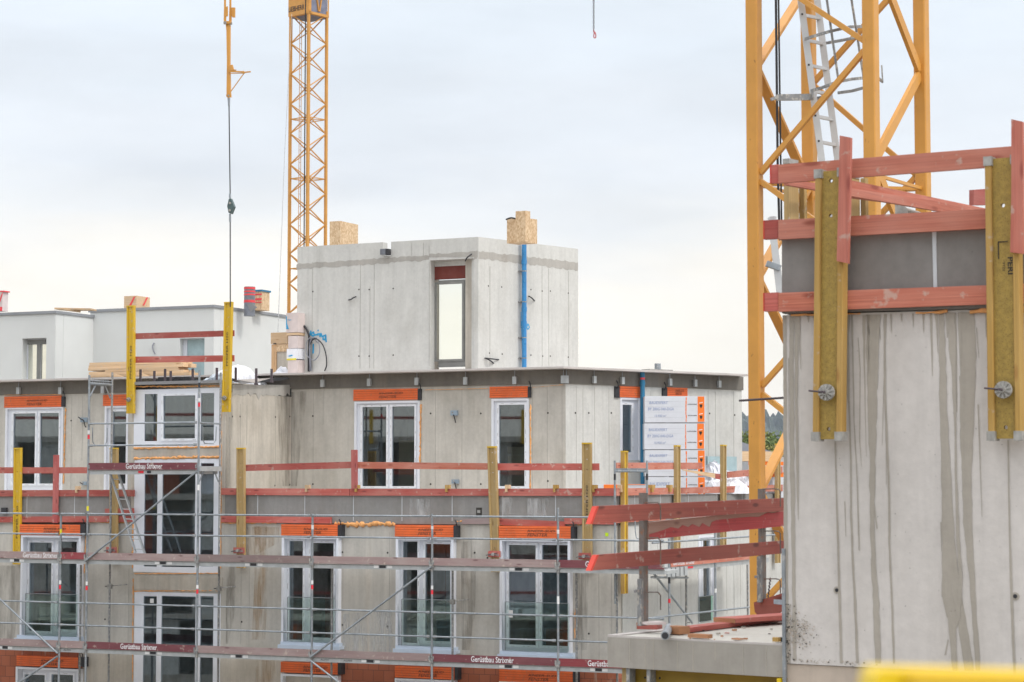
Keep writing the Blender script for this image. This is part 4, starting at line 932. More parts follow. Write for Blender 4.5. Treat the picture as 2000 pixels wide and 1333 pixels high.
# decks: toe board + aluminium deck + cross beam per bay
def bay(ua,ub_,pyc,pxc,mt,txt=None,h=.155,tpos=.5,rl=YO,root=None,frr=None,deckpart=True,marks=()):
    fr=frr or Lf; root=root or S
    z=fr.z(pxc,pyc,rl-.03)     # lower edge of toe board
    m=MB(fr); m.box(ua+.03,ub_-.03,rl-.035,rl-.008,z,z+h,M[mt])
    if txt:
        W_=min(.95,(ub_-ua)*.42); uc=ua+(ub_-ua)*tpos-W_/2
        m.text(txt,uc,z+.022,rl-.0375,.118,M['whiteink'],W_,bold=.014)
    for q in (ua+.02,ub_-.06): m.box(q,q+.04,rl-.04,rl-.036,z+.03,z+.11,M['galvd'])
    part(m,'toe_board',root)
    m=MB(fr); m.box(ua+.03,ub_-.03,rl+.02,YI+rl-YO-.02,z-.095,z-.03,M['alu']); m.box(ua+.03,ub_-.03,rl+.005,rl+.019,z-.10,z-.002,M['alu'])
    m.box(ua+.03,ub_-.03,rl+.003,rl+.0045,z-.024,z-.012,M['galvd'])
    for fpos,wd,c in marks: m.box(ua+(ub_-ua)*fpos,ua+(ub_-ua)*fpos+wd,rl-.002,rl+.002,z-.075,z-.02,M[c])
    part(m,'deck',root)
    m=MB(fr); m.tube((ua,rl,z-.06),(ua,rl+.85,z-.06),.022,M['galv'],8); part(m,'transom',root)
mk=lambda a:((a,.11,'stickw'),(a+.045,.15,'black'),(a+.11,.12,'stickw'))
b1=[('purple','Gerüstbau Strixner',.45),('maroon2',None,0),('purple',None,0),('purple',None,0),('purple',None,0),('purple',None,0),('maroon','Gerüstbau Strixner',.47)]
b2=[('purple',None,0),('purple',None,0),('maroon','Gerüstbau Strixner',.49),('purple',None,0),('purple',None,0),('maroon','Gerüstbau Strixner',.49),('maroon2','Gerüstbau Strixner',.49)]
for i,(a,b) in enumerate(zip(seq[:-1],seq[1:])):
    mt,tx,tp=b1[i]; mid=(a+b)/2
    py1=1099-1.0+ (0 if 1 else 0)
    bay(OU[a],OU[b],1099,500,mt,tx,tpos=tp if i else .78,marks=mk(.42+.1*(i%3)) if i in (0,2,3,4,5) else ())
    mt,tx,tp=b2[i]
    bay(OU[a],OU[b],1279.5,500,mt,tx,tpos=tp,marks=mk(.3+.12*(i%3)) if i!=1 else ())
    if i in (1,4):
        z=Lf.z(500,1279.5,YO-.03)
        for q in range(3): m=MB(Lf); m.text('ALFIX',OU[a]+.2+q*.55 if i==4 else OU[a]+.1,z-.07,YO+.0015,.035,M['ink'],.22,shear=.2); part(m,'deck_print',S)
bay(OU[170],OU[386],918,280,'maroon','Gerüstbau Strixner',tpos=.52,marks=((.46,.14,'stickr'),(.54,.1,'black')))
# end platform and consoles
m=MB(Lf); z=Lf.z(408,916,YO); m.box(OU[386]+.02,OU[386]+.06,YO,YI,z-.05,z+.05,M['alu']); m.tube((OU[386],YO,z),(OU[386],YI,z),.02,M['galv'],8); m.tube((OU[386],YO,z-.02+.06),(OU[386],YI,z+.04),.02,M['galv'],8)
for k in range(9): m.box(OU[386]-.02,OU[386]+.02,YO+.08+k*.085,YO+.11+k*.085,z-.01,z+.04,M['galvd'])
m.bar((OU[386],YO+.03,z-.28),(OU[386],YO+.22,z-.04),.015,.03,M['galv']); m.bar((OU[386],YI-.03,z-.28),(OU[386],YI-.22,z-.04),.015,.03,M['galv']); part(m,'frame_head',S)
m=MB(Lf); z=Lf.z(195,749,YO); m.tube((OU[170],YO,z),(OU[170],YI,z),.03,M['galv'],8); m.tube((OU[170],YO,z+.07),(OU[170],YI,z+.07),.014,M['galv'],8)
for k in range(8): m.tube((OU[170],YO+.12+k*.085,z),(OU[170],YO+.12+k*.085,z+.13),.008,M['galv'],5)
m.bar((OU[170],YO+.03,z-.3),(OU[170],YO+.24,z-.03),.015,.035,M['galv']); m.bar((OU[170],YI-.03,z-.3),(OU[170],YI-.24,z-.03),.015,.035,M['galv']); part(m,'frame_head',S)
# braces
for (a,za,b,zb_) in ((170,1096,386,921),(844,1108,610,1284),(610,1290,844,1470),(118,1276,-50,1120),(118,1282,-50,1400)):
    m=MB(Lf); m.tube((OU[a],YO-.06,Lf.z(a,za,YO)),(OU[b],YO-.06,Lf.z(b,zb_,YO)),.022,M['galv'],8); part(m,'brace',S)
# couplers at the nodes
for a in order[1:]:
    for py in (1098,1277):
        z=Lf.z(a,py,YO) if 0 else Lf.z(500,py,YO); m=MB(Lf); m.box(OU[a]-.045,OU[a]+.045,YO-.055,YO+.04,z-.05,z+.03,M['galvd']); m.tube((OU[a],YO,z-.14),(OU[a],YO,z+.12),.029,M['galvd'],8); part(m,'coupler',S)
# wall ties
for px,py in ((215,1146),(884,1176),(428,1150)):
    m=MB(Lf); u,z=Lf.p(px,py,YI); m.tube((u-.12,YI-.03,z),(u+.15,.0,z+.03),.012,M['galvd'],6); m.box(u-.05,u+.05,YI-.04,YI+.03,z-.05,z+.05,M['cast']); part(m,'wall_tie',S)
# inner access ladder
m=MB(Lf); a0=Lf.p(215,925,-.7);a1=Lf.p(265,1080,-.7);b0=Lf.p(231,925,-.7);b1_=Lf.p(283,1082,-.7)
t=thing('ladder','narrow aluminium ladder leaning between the scaffold decks beside the stair block','ladder',Lf,(a1[0],-.7,a1[1]))
m.bar((a0[0],-.7,a0[1]),(a1[0],-.7,a1[1]),.03,.06,M['alul'],up=(0,1,0)); part(m,'rail',t)
m=MB(Lf); m.bar((b0[0],-.7,b0[1]),(b1_[0],-.7,b1_[1]),.03,.06,M['alul'],up=(0,1,0)); part(m,'rail',t)
for k in range(8):
    f_=(k+.6)/8; m=MB(Lf); m.tube((a0[0]+(a1[0]-a0[0])*f_,-.7,a0[1]+(a1[1]-a0[1])*f_),(b0[0]+(b1_[0]-b0[0])*f_,-.7,b0[1]+(b1_[1]-b0[1])*f_+.0),.014,M['alul'],6); part(m,'rung',t)
# side scaffold along the right return
YS=-1.15
SS=thing('scaffold','galvanised scaffold bay around the right corner of the block, behind the near red rails','scaffold',LR,(LR.u(1398,YS),YS,0))
for px,py,top,y,bd in ((1307,1120,1052,YS,[(1170,1178,'stickr'),(1127,1140,'black')]),(1397,1100,1040,YS,[(1150,1158,'stickw')]),(1484,1100,1030,YS,[])):
    u,_=LR.p(px,py,y); m=MB(LR); m.tube((u,y,0),(u,y,LR.z(px,top,y)),.0245,M['galv'],10)
    for a,b,c in bd: m.tube((u,y,LR.z(px,b,y)),(u,y,LR.z(px,a,y)),.0262,M[c],10,cap=False)
    part(m,'standard',SS)
for px,y in ((1340,YS+.8),(1460,YS+.8)):
    u,_=LR.p(px,1130,y); m=MB(LR); m.tube((u,y,0),(u,y,LR.z(px,1103,y)),.0245,M['galvd'],10); part(m,'standard',SS)
us=[LR.u(a,YS) for a in (1250,1307,1397,1484,1560)]
for pa,pb in (((1274,1061),(1560,1042)),((1274,1207),(1560,1176))):
    m=MB(LR); (u0,z0),(u1,z1)=LR.p(*pa,YS-.04),LR.p(*pb,YS-.04); m.tube((u0,YS-.04,z0),(u1,YS-.04,z1),.0195,M['galv'],8); part(m,'guardrail',SS)
m=MB(LR); (u0,z0),(u1,z1)=LR.p(1308,1108,YS),LR.p(1470,1092,YS); m.prism([(u0,z0),(u1,z1),(u1,z1+.13),(u0,z0+.13)],YS-.03,YS-.01,M['redpale']); m.text('Gerüstbau Strixner',u0+.1,z0+.03,YS-.033,.08,M['whiteink'],1.1,bold=.01); part(m,'toe_board',SS)
m=MB(LR); m.prism([(u0,z0-.1),(u1+1,z1-.1),(u1+1,z1-.003),(u0,z0-.003)],YS+.01,YS+.75,M['alu']); m.box(u0+.9,u0+1.2,YS,YS+.009,z0-.06,z0-.02,M['stickr']); part(m,'deck',SS)
m=MB(LR); (u0,z0),(u1,z1)=LR.p(1272,1128,YS-.1),LR.p(1352,1129,YS+.3); m.tube((u0,YS-.1,z0),(u1,YS+.4,z1),.022,M['galv'],8); part(m,'transom',SS)
m=MB(LR); (u0,z0),(u1,z1)=LR.p(1278,1122,YS+.1),LR.p(1352,1217,YS+.1); m.tube((u0,YS+.1,z0),(u1,YS+.1,z1),.024,M['galv'],8); part(m,'brace',SS)
m=MB(LR); (u0,z0),(u1,z1)=LR.p(1303,1110,YS-.06),LR.p(1345,1124,YS-.06)
for k in range(5): m.box(u0+(u1-u0)*k/5,u0+(u1-u0)*(k+.7)/5,YS-.07,YS-.04,z1,z0,M['alu'])
part(m,'lattice_bracket',SS)
# little stair frame on the terrace, around the yellow beam
f=LR; t=thing('railing_frame','light galvanised frame standing round the upright yellow beam on the terrace corner','scaffold frame',Lf,(Lf.u(1200,-.4),-.4,zt))
for px,top,bot in ((1201,900,1180),(1264,900,1010)):
    m=MB(Lf); u,_=Lf.p(px,1000,-.5); m.tube((u,-.5,Lf.z(px,bot,-.5)),(u,-.5,Lf.z(px,top,-.5)),.022,M['galv'],8); m.tube((u,-.5,Lf.z(px,top+38,-.5)),(u,-.5,Lf.z(px,top+26,-.5)),.0235,M['black'],8); part(m,'post',t)
m=MB(Lf); (u0,z0),(u1,z1)=Lf.p(1201,921,-.5),Lf.p(1264,921,-.5); m.tube((u0,-.5,z0),(u1,-.5,z1),.022,M['galv'],8); m.box(u0,u1,-.51,-.49,z0+.02,z0+.06,M['galv']); part(m,'crossbar',t)
m=MB(Lf); m.path([(Lf.p(a,b,-.5)[0],-.5,Lf.p(a,b,-.5)[1]) for a,b in ((1240,1010),(1241,1040),(1243,1051),(1250,1054),(1256,1054))],.012,M['galv'],6); part(m,'hook',t)
# ------------------------------------------------------------ girder uprights (timber H beams)
def hole_plate(m,u0,u1,z0,z1,y0,y1,holes,r,mt,lean=lambda z:0):
    zs=[z0]; uc=(u0+u1)/2; hw=(u1-u0)/2
    def add_q(a,b):
        m.prism([(u0+lean(a),a),(u1+lean(a),a),(u1+lean(b),b),(u0+lean(b),b)],y0,y1,mt)
    for h in sorted(holes):
        a,b=h-hw,h+hw
        if a<zs[-1] or b>z1: continue
        add_q(zs[-1],a); n=16; L_=lean(h)
        ci=[(uc+L_+math.cos(2*math.pi*(k+.5)/n)*r,h+math.sin(2*math.pi*(k+.5)/n)*r) for k in range(n)]
        def sq(k):
            t=2*math.pi*(k+.5)/n; x,z=math.cos(t),math.sin(t); s_=hw/max(abs(x),abs(z)); return (uc+x*s_+lean(h+z*s_),h+z*s_)
        so_=[sq(k) for k in range(n)]
        V=[(p[0],y0,p[1]) for p in ci+so_]+[(p[0],y1,p[1]) for p in ci+so_]; F=[]
        for k in range(n):
            j=(k+1)%n; F+= [(k,n+k,n+j,j)[::-1] if 0 else (n+k,n+j,j,k),(2*n+k,2*n+j,3*n+j,3*n+k),(k,j,2*n+j,2*n+k)]
        m.add(V,F,mt)
        # corners of the square
        for k in range(n):
            j=(k+1)%n; a1,b1=so_[k],so_[j]
            if abs(a1[0]-b1[0]-0)>1e-4 and abs(a1[1]-b1[1])>1e-4:
                cx=uc+hw*(1 if (a1[0]+b1[0])/2>uc+L_ else -1); cz=h+hw*(1 if (a1[1]+b1[1])/2>h else -1); c_=(cx+lean(cz),cz)
                m.add([(a1[0],y0,a1[1]),(c_[0],y0,c_[1]),(b1[0],y0,b1[1]),(a1[0],y1,a1[1]),(c_[0],y1,c_[1]),(b1[0],y1,b1[1])],[(0,1,2),(5,4,3)],mt)
        zs.append(b)
    add_q(zs[-1],z1)
def hbeam(fr,top,bot,y,label,kind='old',W_=.2,text=None,tz=None,clamp=None,caps=False,holes=True,group=None,red=None,nut=None,tsize=.05,twid=.75,extra=None):
    """top, bot: pixel of the centre of the beam's front; y: local depth of its front"""
    (ut,z1),(ub2,z0)=fr.p(*top,y),fr.p(*bot,y)
    lean=lambda z:(ut-ub2)*(z-z0)/(z1-z0); uc=ub2
    t=thing('formwork_beam',label,'beam',fr,(uc,y,z0),group)
    fl,wb={'old':('beamold','beamold'),'yel':('beamyel','beamyel'),'big':('beamfl','beamspk'),'mix':('beamfl','beamyel')}[kind]
    ft=.04; dp=.08
    hl_=[z0+.12,z0+.32,z0+.5,z1-.12,z1-.33,z1-.54] if holes is True else holes
    m=MB(fr); hole_plate(m,uc-W_/2+ft,uc+W_/2-ft,z0,z1,y+.026,y+.054,hl_,.0125,M[wb],lean)
    if text:
        m.text(text,uc+lean(tz)+tsize*.5,tz,y+.0235,tsize,M['ink'],twid,vert=1,bold=.01) if kind!='big' else None
    web=part(m,'web',t)
    if extra: extra(m if 0 else None,web,uc,lean,z0,z1)
    for s_ in (-1,1):
        m=MB(fr); a=uc+s_*(W_/2-ft/2)
        V=[]
        for z in (z0,z1):
            l=lean(z)
            c=.006
            V+=[(a-ft/2+l,y+c,z),(a-ft/2+c+l,y,z),(a+ft/2-c+l,y,z),(a+ft/2+l,y+c,z),(a+ft/2+l,y+dp,z),(a-ft/2+l,y+dp,z)]
        m.add(V,[(5,4,3,2,1,0),(6,7,8,9,10,11)]+[(i,(i+1)%6,(i+1)%6+6,i+6) for i in range(6)],M[fl]); part(m,'flange',t)
        if caps:
            for z,dz in ((z1,-.045),(z0,.045)):
                l=lean(z); m=MB(fr); zz=sorted((z+dz,z-(.012 if dz>0 else -.012))); m.box(a-ft/2-.006+l,a+ft/2+.006+l,y-.006,y+dp+.005,zz[0],zz[1],M['cast']); part(m,'end_cap',t)
    if kind!='big' and not caps:
        m=MB(fr); l=lean(z1); m.box(uc-W_/2+l-.002,uc+W_/2+l+.002,y-.002,y+dp+.002,z1-.02,z1+.012,M['beamyel']); part(m,'end_cap',t)
    if nut:
        u,z=fr.p(*nut,y); m=MB(fr); m.tube((u,y-.01,z),(u,y-.03,z),.052,M['cast'],20)
        for k in range(5): a=k*math.pi/5+.3; m.bar((u-math.cos(a)*.05,y-.036,z-math.sin(a)*.05),(u+math.cos(a)*.05,y-.036,z+math.sin(a)*.05),.012,.012,M['cast'],up=(0,1,0))
        m.tube((u,y-.03,z),(u,y-.06,z),.02,M['cast'],10); m.tube((u,y+.05,z),(u,y-.1,z),.009,M['rebar'],6); m.tube((u-.11,y-.045,z+.012),(u,y-.045,z),.006,M['rebar'],5); part(m,'wing_nut',t)
    if clamp:
        u,z=fr.p(*clamp,y-.05); m=MB(fr); m.box(u-.15,u+.12,y-.05,y-.012,z-.06,z+.07,M['redwood']); m.box(u-.13,u+.1,y-.07,y-.051,z-.025,z+.01,M['purple']); part(m,'clamp_board',t)
        m=MB(fr); m.tube((u-.02,y-.05,z),(u-.02,y-.11,z),.035,M['cast'],10); m.tube((u-.18,y-.09,z-.02),(u+.08,y-.09,z+.03),.01,M['rebar'],6); part(m,'wing_nut',t)
    return t
g1='upright timber beams of the guard rails'
def T_(z): return z
hbeam(Lf,(254,598),(253.5,808),-.16,'bright yellow beam standing above the left upper window of the stair block','yel',text='PFEIFER H20',tz=Lf.z(254,770,-.16)+.35,nut=(252,781),group=g1)
hbeam(Lf,(445,591),(440,805),-.16,'bright yellow beam at the right corner of the stair block roof','yel',text='PFEIFER H20',tz=Lf.z(445,715,-.16),nut=(439,778),group=g1)
hbeam(Lf,(33,876),(31,1103),-.16,'bright yellow beam at the far left, in front of the lower left window row','yel',text='PFEIFER H20',tz=Lf.z(33,1052,-.16),group=g1,clamp=None)
hbeam(Lf,(221,876),(220,1103),-.16,'weathered beam behind the scaffold ladder, left of the stair block','old',clamp=(218,1075),group=g1)
hbeam(Lf,(469,876),(469,1110),-.16,'weathered beam just right of the stair block','old',clamp=(467,1076),group=g1)
hbeam(Lf,(959.5,873),(967,1118),-.16,'weathered leaning beam in front of the narrow terrace window','old',clamp=(966,1083),group=g1)
hbeam(Lf,(1145,866),(1146,1118),-.16,'weathered beam left of the terrace corner','old',text='PFEIFER H20',tz=Lf.z(1145,1020,-.16),clamp=(1143,1087),group=g1)
hbeam(LR,(1223,882),(1223,1160),-.16,'narrow-looking yellow beam at the terrace corner inside the light frame','mix',group=g1)
hbeam(LR,(1326,871),(1326,1120),-.16,'weathered beam in front of the wrapped insulation stack','old',group=g1)
hbeam(LR,(1416,870),(1416,1100),-.16,'weathered beam right of the insulation stack','old',group=g1)
hbeam(LR,(1522,868),(1522,1100),-.16,'weathered beam seen between the near crane and the streaked wall','old',group=g1)
# ------------------------------------------------------------ red guard planks on the block
def plank(fr,pts,y,t,label,mt='redwood',group='red guard planks of the block',name='guard_plank',th=None,endmt=None):
    m=MB(fr); P=[fr.p(a,b,y) for a,b in pts]; m.prism(P,y,y+(th or .028),M[mt]); return solo(m,name,label,'plank',fr,group)
yb=-.20
plank(Lf,[(262,651.5),(457,645.5),(457,657),(262,663)],-.075,0,'upper red plank between the two yellow beams on the stair block roof')
plank(Lf,[(262,697),(457,694),(457,706.5),(262,709)],-.075,0,'lower red plank between the two yellow beams on the stair block roof')
yk=-.075
plank(Lf,[(-60,913),(172,913),(172,925),(-60,925)],yk,0,'upper red plank at the far left, across the left terrace window')
plank(Lf,[(-60,958),(262,957),(262,970),(-60,970)],yk,0,'middle red plank at the far left, ending at the stair block')
plank(Lf,[(-60,1010),(262,1008),(262,1020),(-60,1021)],yk,0,'lowest red plank at the far left, above the orange shutter box')
plank(Lf,[(205,994),(261,993),(261,1006),(205,1006)],yk-.03,0,'short bright red offcut behind the ladder left of the stair block')
plank(Lf,[(478,908),(690,902),(690,915),(478,920.5)],yk,0,'upper red plank between the stair block and the upright red stub','redwood')
plank(Lf,[(690,902.5),(954,905),(954,918),(690,915.5)],yk-.002,0,'upper red plank running from the red stub to the leaning beam','redpale')
plank(Lf,[(972,905.5),(1170,905.5),(1170,919),(972,919)],yk,0,'upper red plank between the leaning beam and the terrace corner')
plank(Lf,[(432,954),(682,955),(682,968.5),(432,967)],yk,0,'middle red plank starting at the stair block')
plank(Lf,[(683,955),(960,955),(960,968.8),(683,968.5)],yk-.001,0,'middle red plank under the wide terrace window')
plank(Lf,[(961,955),(1204,954),(1204,969),(961,968.8)],yk,0,'middle red plank ending at the terrace corner')
plank(Lf,[(432,1008),(647,1010.5),(647,1023),(432,1020.5)],yk,0,'lowest red plank right of the stair block')
plank(Lf,[(902,1014),(962,1012),(962,1024),(902,1024)],yk,0,'faded lowest red plank behind the leaning beam','purple')
plank(Lf,[(975,1013),(1102,1019),(1104,1029),(975,1026)],yk,0,'bright lowest red plank above the widest orange shutter box')
plank(Lf,[(1102,1010),(1204,1010),(1204,1025),(1102,1024)],yk,0,'lowest red plank left of the terrace corner')
plank(LR,[(1205,904),(1316,904),(1316,917),(1205,919)],yk,0,'upper pink plank round the terrace corner','redpale')
plank(LR,[(1330,904),(1372,904),(1372,916),(1330,917)],yk,0,'short upper pink plank in front of the insulation stack','redpale')
plank(LR,[(1422,922),(1560,908),(1560,922),(1422,934)],yk,0,'upper pink plank right of the insulation stack','redpale')
plank(LR,[(1205,954),(1331,953),(1331,965),(1205,969)],yk,0,'middle pink plank below the insulation stack','redpale')
plank(LR,[(1332,953),(1560,946),(1560,959),(1332,965)],yk,0,'middle pink plank running towards the near crane','redpale')
plank(LR,[(1205,1010),(1300,1004),(1300,1016),(1205,1022)],yk,0,'lowest pink plank behind the near red rails','redpale')
f=onplane(1332,20,46.6); m=MB(f); P=[f.p(a,b,0) for a,b in ((1333,917),(1405,926),(1405,936.5),(1334,919))]; m.prism(P,0,.03,M['pine']); o=solo(m,'loose_board','loose brown board slanting between two beams right of the insulation stack','board',f)
m=MB(f); P=[f.p(a,b,0) for a,b in ((1397,925),(1407,926.3),(1407,937),(1397,935.3))]; m.prism(P,-.004,.034,M['redwood']); part(m,'red_end',o)
def stub(fr,pts,y,label,mt='redwood_z'):
    m=MB(fr); P=[fr.p(a,b,y) for a,b in pts]; m.prism(P,y,y+.04,M[mt]); return solo(m,'red_upright',label,'upright board',fr)
stub(Lf,[(685.5,879),(697,879),(697.5,955),(686,955)],-.12,'short red upright board in front of the wide terrace window')
stub(Lf,[(104,889),(114,889),(112,1022),(102,1022)],-.12,'long red upright board below the left terrace window')
# wooden wedge clamps sitting on the middle plank
for i,(px,fr,lb) in enumerate(((600,Lf,'left of the red upright'),(697,Lf,'at the foot of the red upright'),(874,Lf,'below the lower wall socket box'),(991,Lf,'right of the leaning beam'),(1085,Lf,'between the leaning beam and the corner beam'),(1161,Lf,'right of the corner beam'),(1215,LR,'at the corner beside the yellow beam'),(1275,LR,'below the insulation stack'),(1310,LR,'beside the beam in front of the insulation stack'),(151,Lf,'below the left terrace window'))):
    y=-.1; u,z=fr.p(px,953 if px!=151 else 955,y); m=MB(fr)
    s_=1 if fr is Lf else 1.7
    m.box(u-.05*s_,u+.05*s_,y-.02,y+.07,z-.02,z+.06,M['beamfl'] if i%3 else M['pine']); m.box(u-.045*s_,u+.0,y-.025,y+.03,z-.09,z-.021,M['beamfl'] if i%3 else M['pine'])
    solo(m,'wood_clamp','hooked wooden clamp on the middle plank, '+lb,'clamp',fr,'wooden clamps on the middle plank')
# ------------------------------------------------------------ insulation stack on the right terrace
ZS=48.35
f=onplane(1260,0,ZS)
def pack(x0,x1,y0,y1,idx,label,lines):
    u0,u1,z0,z1=f.rc(x0,y0,x1,y1,0); t=thing('insulation_pack',label,'insulation pack',f,((u0+u1)/2,0,z0),'insulation packs of the tall stack')
    m=MB(f); m.box(u0,u1,0,.6,z0+.006,z1-.002,M['eps'])
    for k in range(1,5): z=z0+(z1-z0)*k/5; m.box(u0+.005,f.u(1336),-.0015,0,z-.0015,z+.0015,M['stackgap'])
    m.box(u0+.004,u1-.004,.01,.59,z0,z0+.006,M['stackgap'])
    part(m,'wrapping',t)
    m=MB(f); a=f.u(x1-14.5); b=f.u(x1-1.5); m.box(a,b,-.004,-.0005,z0+.02,z1-.01,M['orange2']); part(m,'orange_stripe',t)
    m=MB(f); a2=f.u(x1-38); 
    for k in range(7):
        zz=z0+.02+(z1-z0-.04)*k/7; m.box(a2+random.uniform(-.006,.004),a2+.018+random.uniform(-.004,.006),-.004,-.0005,zz,zz+(z1-z0)/7*.85,M['orange2'])
    part(m,'orange_tape',t)
    m=MB(f)
    for k in range(2):
        zz=z0+(z1-z0)*(.62-.42*k); m.text('AUSTROTHERM',f.u(x1-34),zz+.03,-.005,.024,M['ink'],.2,bold=.02)
        zc=zz-.0; uc=(a+b)/2; m.prism([(uc-.03,zc+.04),(uc+.03,zc+.04),(uc+.03,zc),(uc,zc-.05),(uc-.03,zc)],-.006,-.0045,M['ink']); m.prism([(uc-.045,zc+.075),(uc+.04,zc+.095),(uc+.04,zc+.078),(uc-.045,zc+.062)],-.006,-.0045,M['stickw'])
    part(m,'printed_label',t)
    m=MB(f)
    for (tx,fx,fz,hh,ww) in lines: m.text(tx,u0+fx,z0+(z1-z0)*fz,-.005,hh,M['pencil'],ww,shear=.15)
    part(m,'handwriting',t)
ln=[('BAUEXPERT',.1,.70,.06,.42),('BY 200G·040-DGA',.07,.46,.065,.58),('15,920 m²',.22,.2,.06,.26)]
pack(1259.5,1378,774,826,0,'topmost wrapped white insulation pack of the tall stack, level with the orange shutter box',ln)
pack(1258.5,1377,827,878.5,1,'second wrapped white insulation pack from the top of the tall stack',ln)
pack(1260,1378,879.5,931,2,'third wrapped white insulation pack, crossed by the upper pink plank',[('BAUEXPERT',.1,.74,.06,.40),('BY 200G·040-DGA',.07,.48,.06,.56)])
pack(1262,1378,932,982,3,'lowest wrapped white insulation pack of the tall stack, standing on the terrace',[('BAUEXPERT',.08,.66,.07,.45)])
f=LR; m=MB(Lf); u0,z0=Lf.p(1155,956,2.2); u1,z1=Lf.p(1264,946,2.2); m.box(u0,u1,2.2,2.7,zfl,z1,M['eps']); o=solo(m,'insulation_pack','flat white insulation pack lying behind the terrace corner planks','insulation pack',Lf)
m=MB(Lf); a,_=Lf.p(1179,950,2.19); b,_=Lf.p(1225,950,2.19); m.box(a,a+.35,2.19,2.199,z1-.12,z1-.01,M['orange2']); m.box(a+.36,b,2.19,2.199,z1-.14,z1-.03,M['pine']); m.box(b,u1-.05,2.19,2.199,z1-.016,z1-.004,M['orange2']); part(m,'orange_stripe',o)
g2='white film bundles'
fx=onplane(1384,40,49.4)
lump(fx,1384,1432,899,960,0,M['film'],21,'plastic_sheet','white film bundle directly right of the insulation stack','plastic sheet',.5)
lump(fx,1425,1475,901,960,.2,M['film'],22,'plastic_sheet','white film bundle left of the near crane leg','plastic sheet',.5)
lump(fx,1380,1478,928,965,-.25,M['film'],23,'plastic_sheet','long low heap of white film behind the middle pink plank','plastic sheet',.3)
m=MB(fx); u0,u1,z0,z1=fx.rc(1382,892,1439,902,.5); m.box(u0,u1,.5,.6,z0-.3,z1,M['bluepane']); solo(m,'sheet_bundle','grey green bundle of sheets lying behind the film beside the stack','sheet bundle',fx)
m=MB(fx); u0,u1,z0,z1=fx.rc(1445,882,1516,915,2.5); m.box(u0,u1,2.5,3.2,z1-.25,z1,M['pine']); m.box(u0+.1,u1+.3,2.52,3.2,z1-.52,z1-.27,M['eps']); solo(m,'pallet_load','cream topped pallet load behind the near crane leg','pallet load',fx)
m=MB(fx); u0,u1,z0,z1=fx.rc(1462,902,1530,948,.9); m.box(u0,u1,.9,1.4,z0-.3,z1,M['eps'])
for a,b in ((.0,.12),(.45,.62)): m.box(u0-.003,u1+.003,.895,.9,z1-(z1-z0)*b-.02,z1-(z1-z0)*a,M['orange2'])
solo(m,'insulation_pack','orange striped insulation packs seen behind the near crane leg','insulation pack',fx)
# ------------------------------------------------------------ near unfinished building on the right
zs=GS.z(1185,1241)      # slab top
zsb=GS.z(1185,1303)     # slab underside
uw=GS.u(1532)
NB=thing('unfinished_building','near unfinished concrete building with streaked white wall and projecting slab at the right','building',Gf,(0,0,0))
m=MB(GS)
P0=GS.w((0,0,0));P1=GS.w((9,0,0));P2=GS.w((9,6,0))
ysb=GS.y_at(0,1420); P3=GS.w((0,3.2,0))
# slab with a low kerb along its left side
m.slab([(p.x,p.y) for p in (GS.w((0,0,0)),GS.w((uw+.01,0,0)),GS.w((uw+.01,3.0,0)),GS.w((0,3.0,0)))],zsb,zs-.012,M['conc_slab'])
part(m,'floor_slab',NB)
m=MB(GS); m.box(.08,uw,.01,2.95,zs-.011,zs-.004,M['conc_top']); part(m,'screed',NB)
m=MB(GS); m.box(.0,.075,.0,2.99,zs-.0115,zs+.004,M['plate']); m.box(.076,uw-.01,.0,.02,zs-.0115,zs+.001,M['plate']); part(m,'edge_strip',NB)
m=MB(GS)
for px,k0,k1 in ((1229,.1,.8),(1259,.2,.97),(1275,.05,.98),(1322,.1,.97),(1352,.1,.98),(1449,.1,.98),(1494,.1,.98),(1395,.1,.6)):
    u_=GS.u(px); hh=zs-zsb; m.box(u_-.0015,u_+.0015,-.0025,.002,zs-hh*k1,zs-hh*k0,M['conc_side'])
part(m,'board_joint',NB)
# the wall
zwt=Gf.z(1700,612,-.03); zwb=Gf.z(1700,1302,-.03)
u_end=uw+3.2
m=MB(Gf)
N1=24
P=[Gf.p(1532,617,-.03),Gf.p(1532,1296,-.03)]
zA0=Gf.p(1532,1296,-.03)[1]; zA1=Gf.p(2060,1322,-.03)[1]; ue=Gf.u(2100,-.03); u_w=Gf.u(1532,-.03)
zT0=Gf.p(1528,616,-.03)[1]; zT1=Gf.p(2000,604,-.03)[1]
pts=[(u_w,zA0)]+[(u_w+(ue-u_w)*i/10,zA0+(Gf.p(1532+540*i/10,1296+26*i/10,-.03)[1]-zA0)) for i in range(1,11)]+[(ue,zT1),(u_w,zT0)]
m.prism(pts,-.03,.22,M['conc_fg']); part(m,'streaked_wall',NB)
m=MB(Gf); m.prism([(u_w+.004,0)]+[(ue,0)]+[(a,b-.004) for a,b in pts[10:0:-1]]+[(u_w+.004,zA0-.004)],-.018,.21,M['conc_low']); part(m,'base_wall',NB)
m=MB(Sf); # left face of the wall block running back
SW=Fr(Gf.w((u_w,0,0)),60)
m=MB(SW); m.box(.23,3.0,-.21,-.01,0,zT0-.01,M['conc_fg']); part(m,'side_wall',NB)
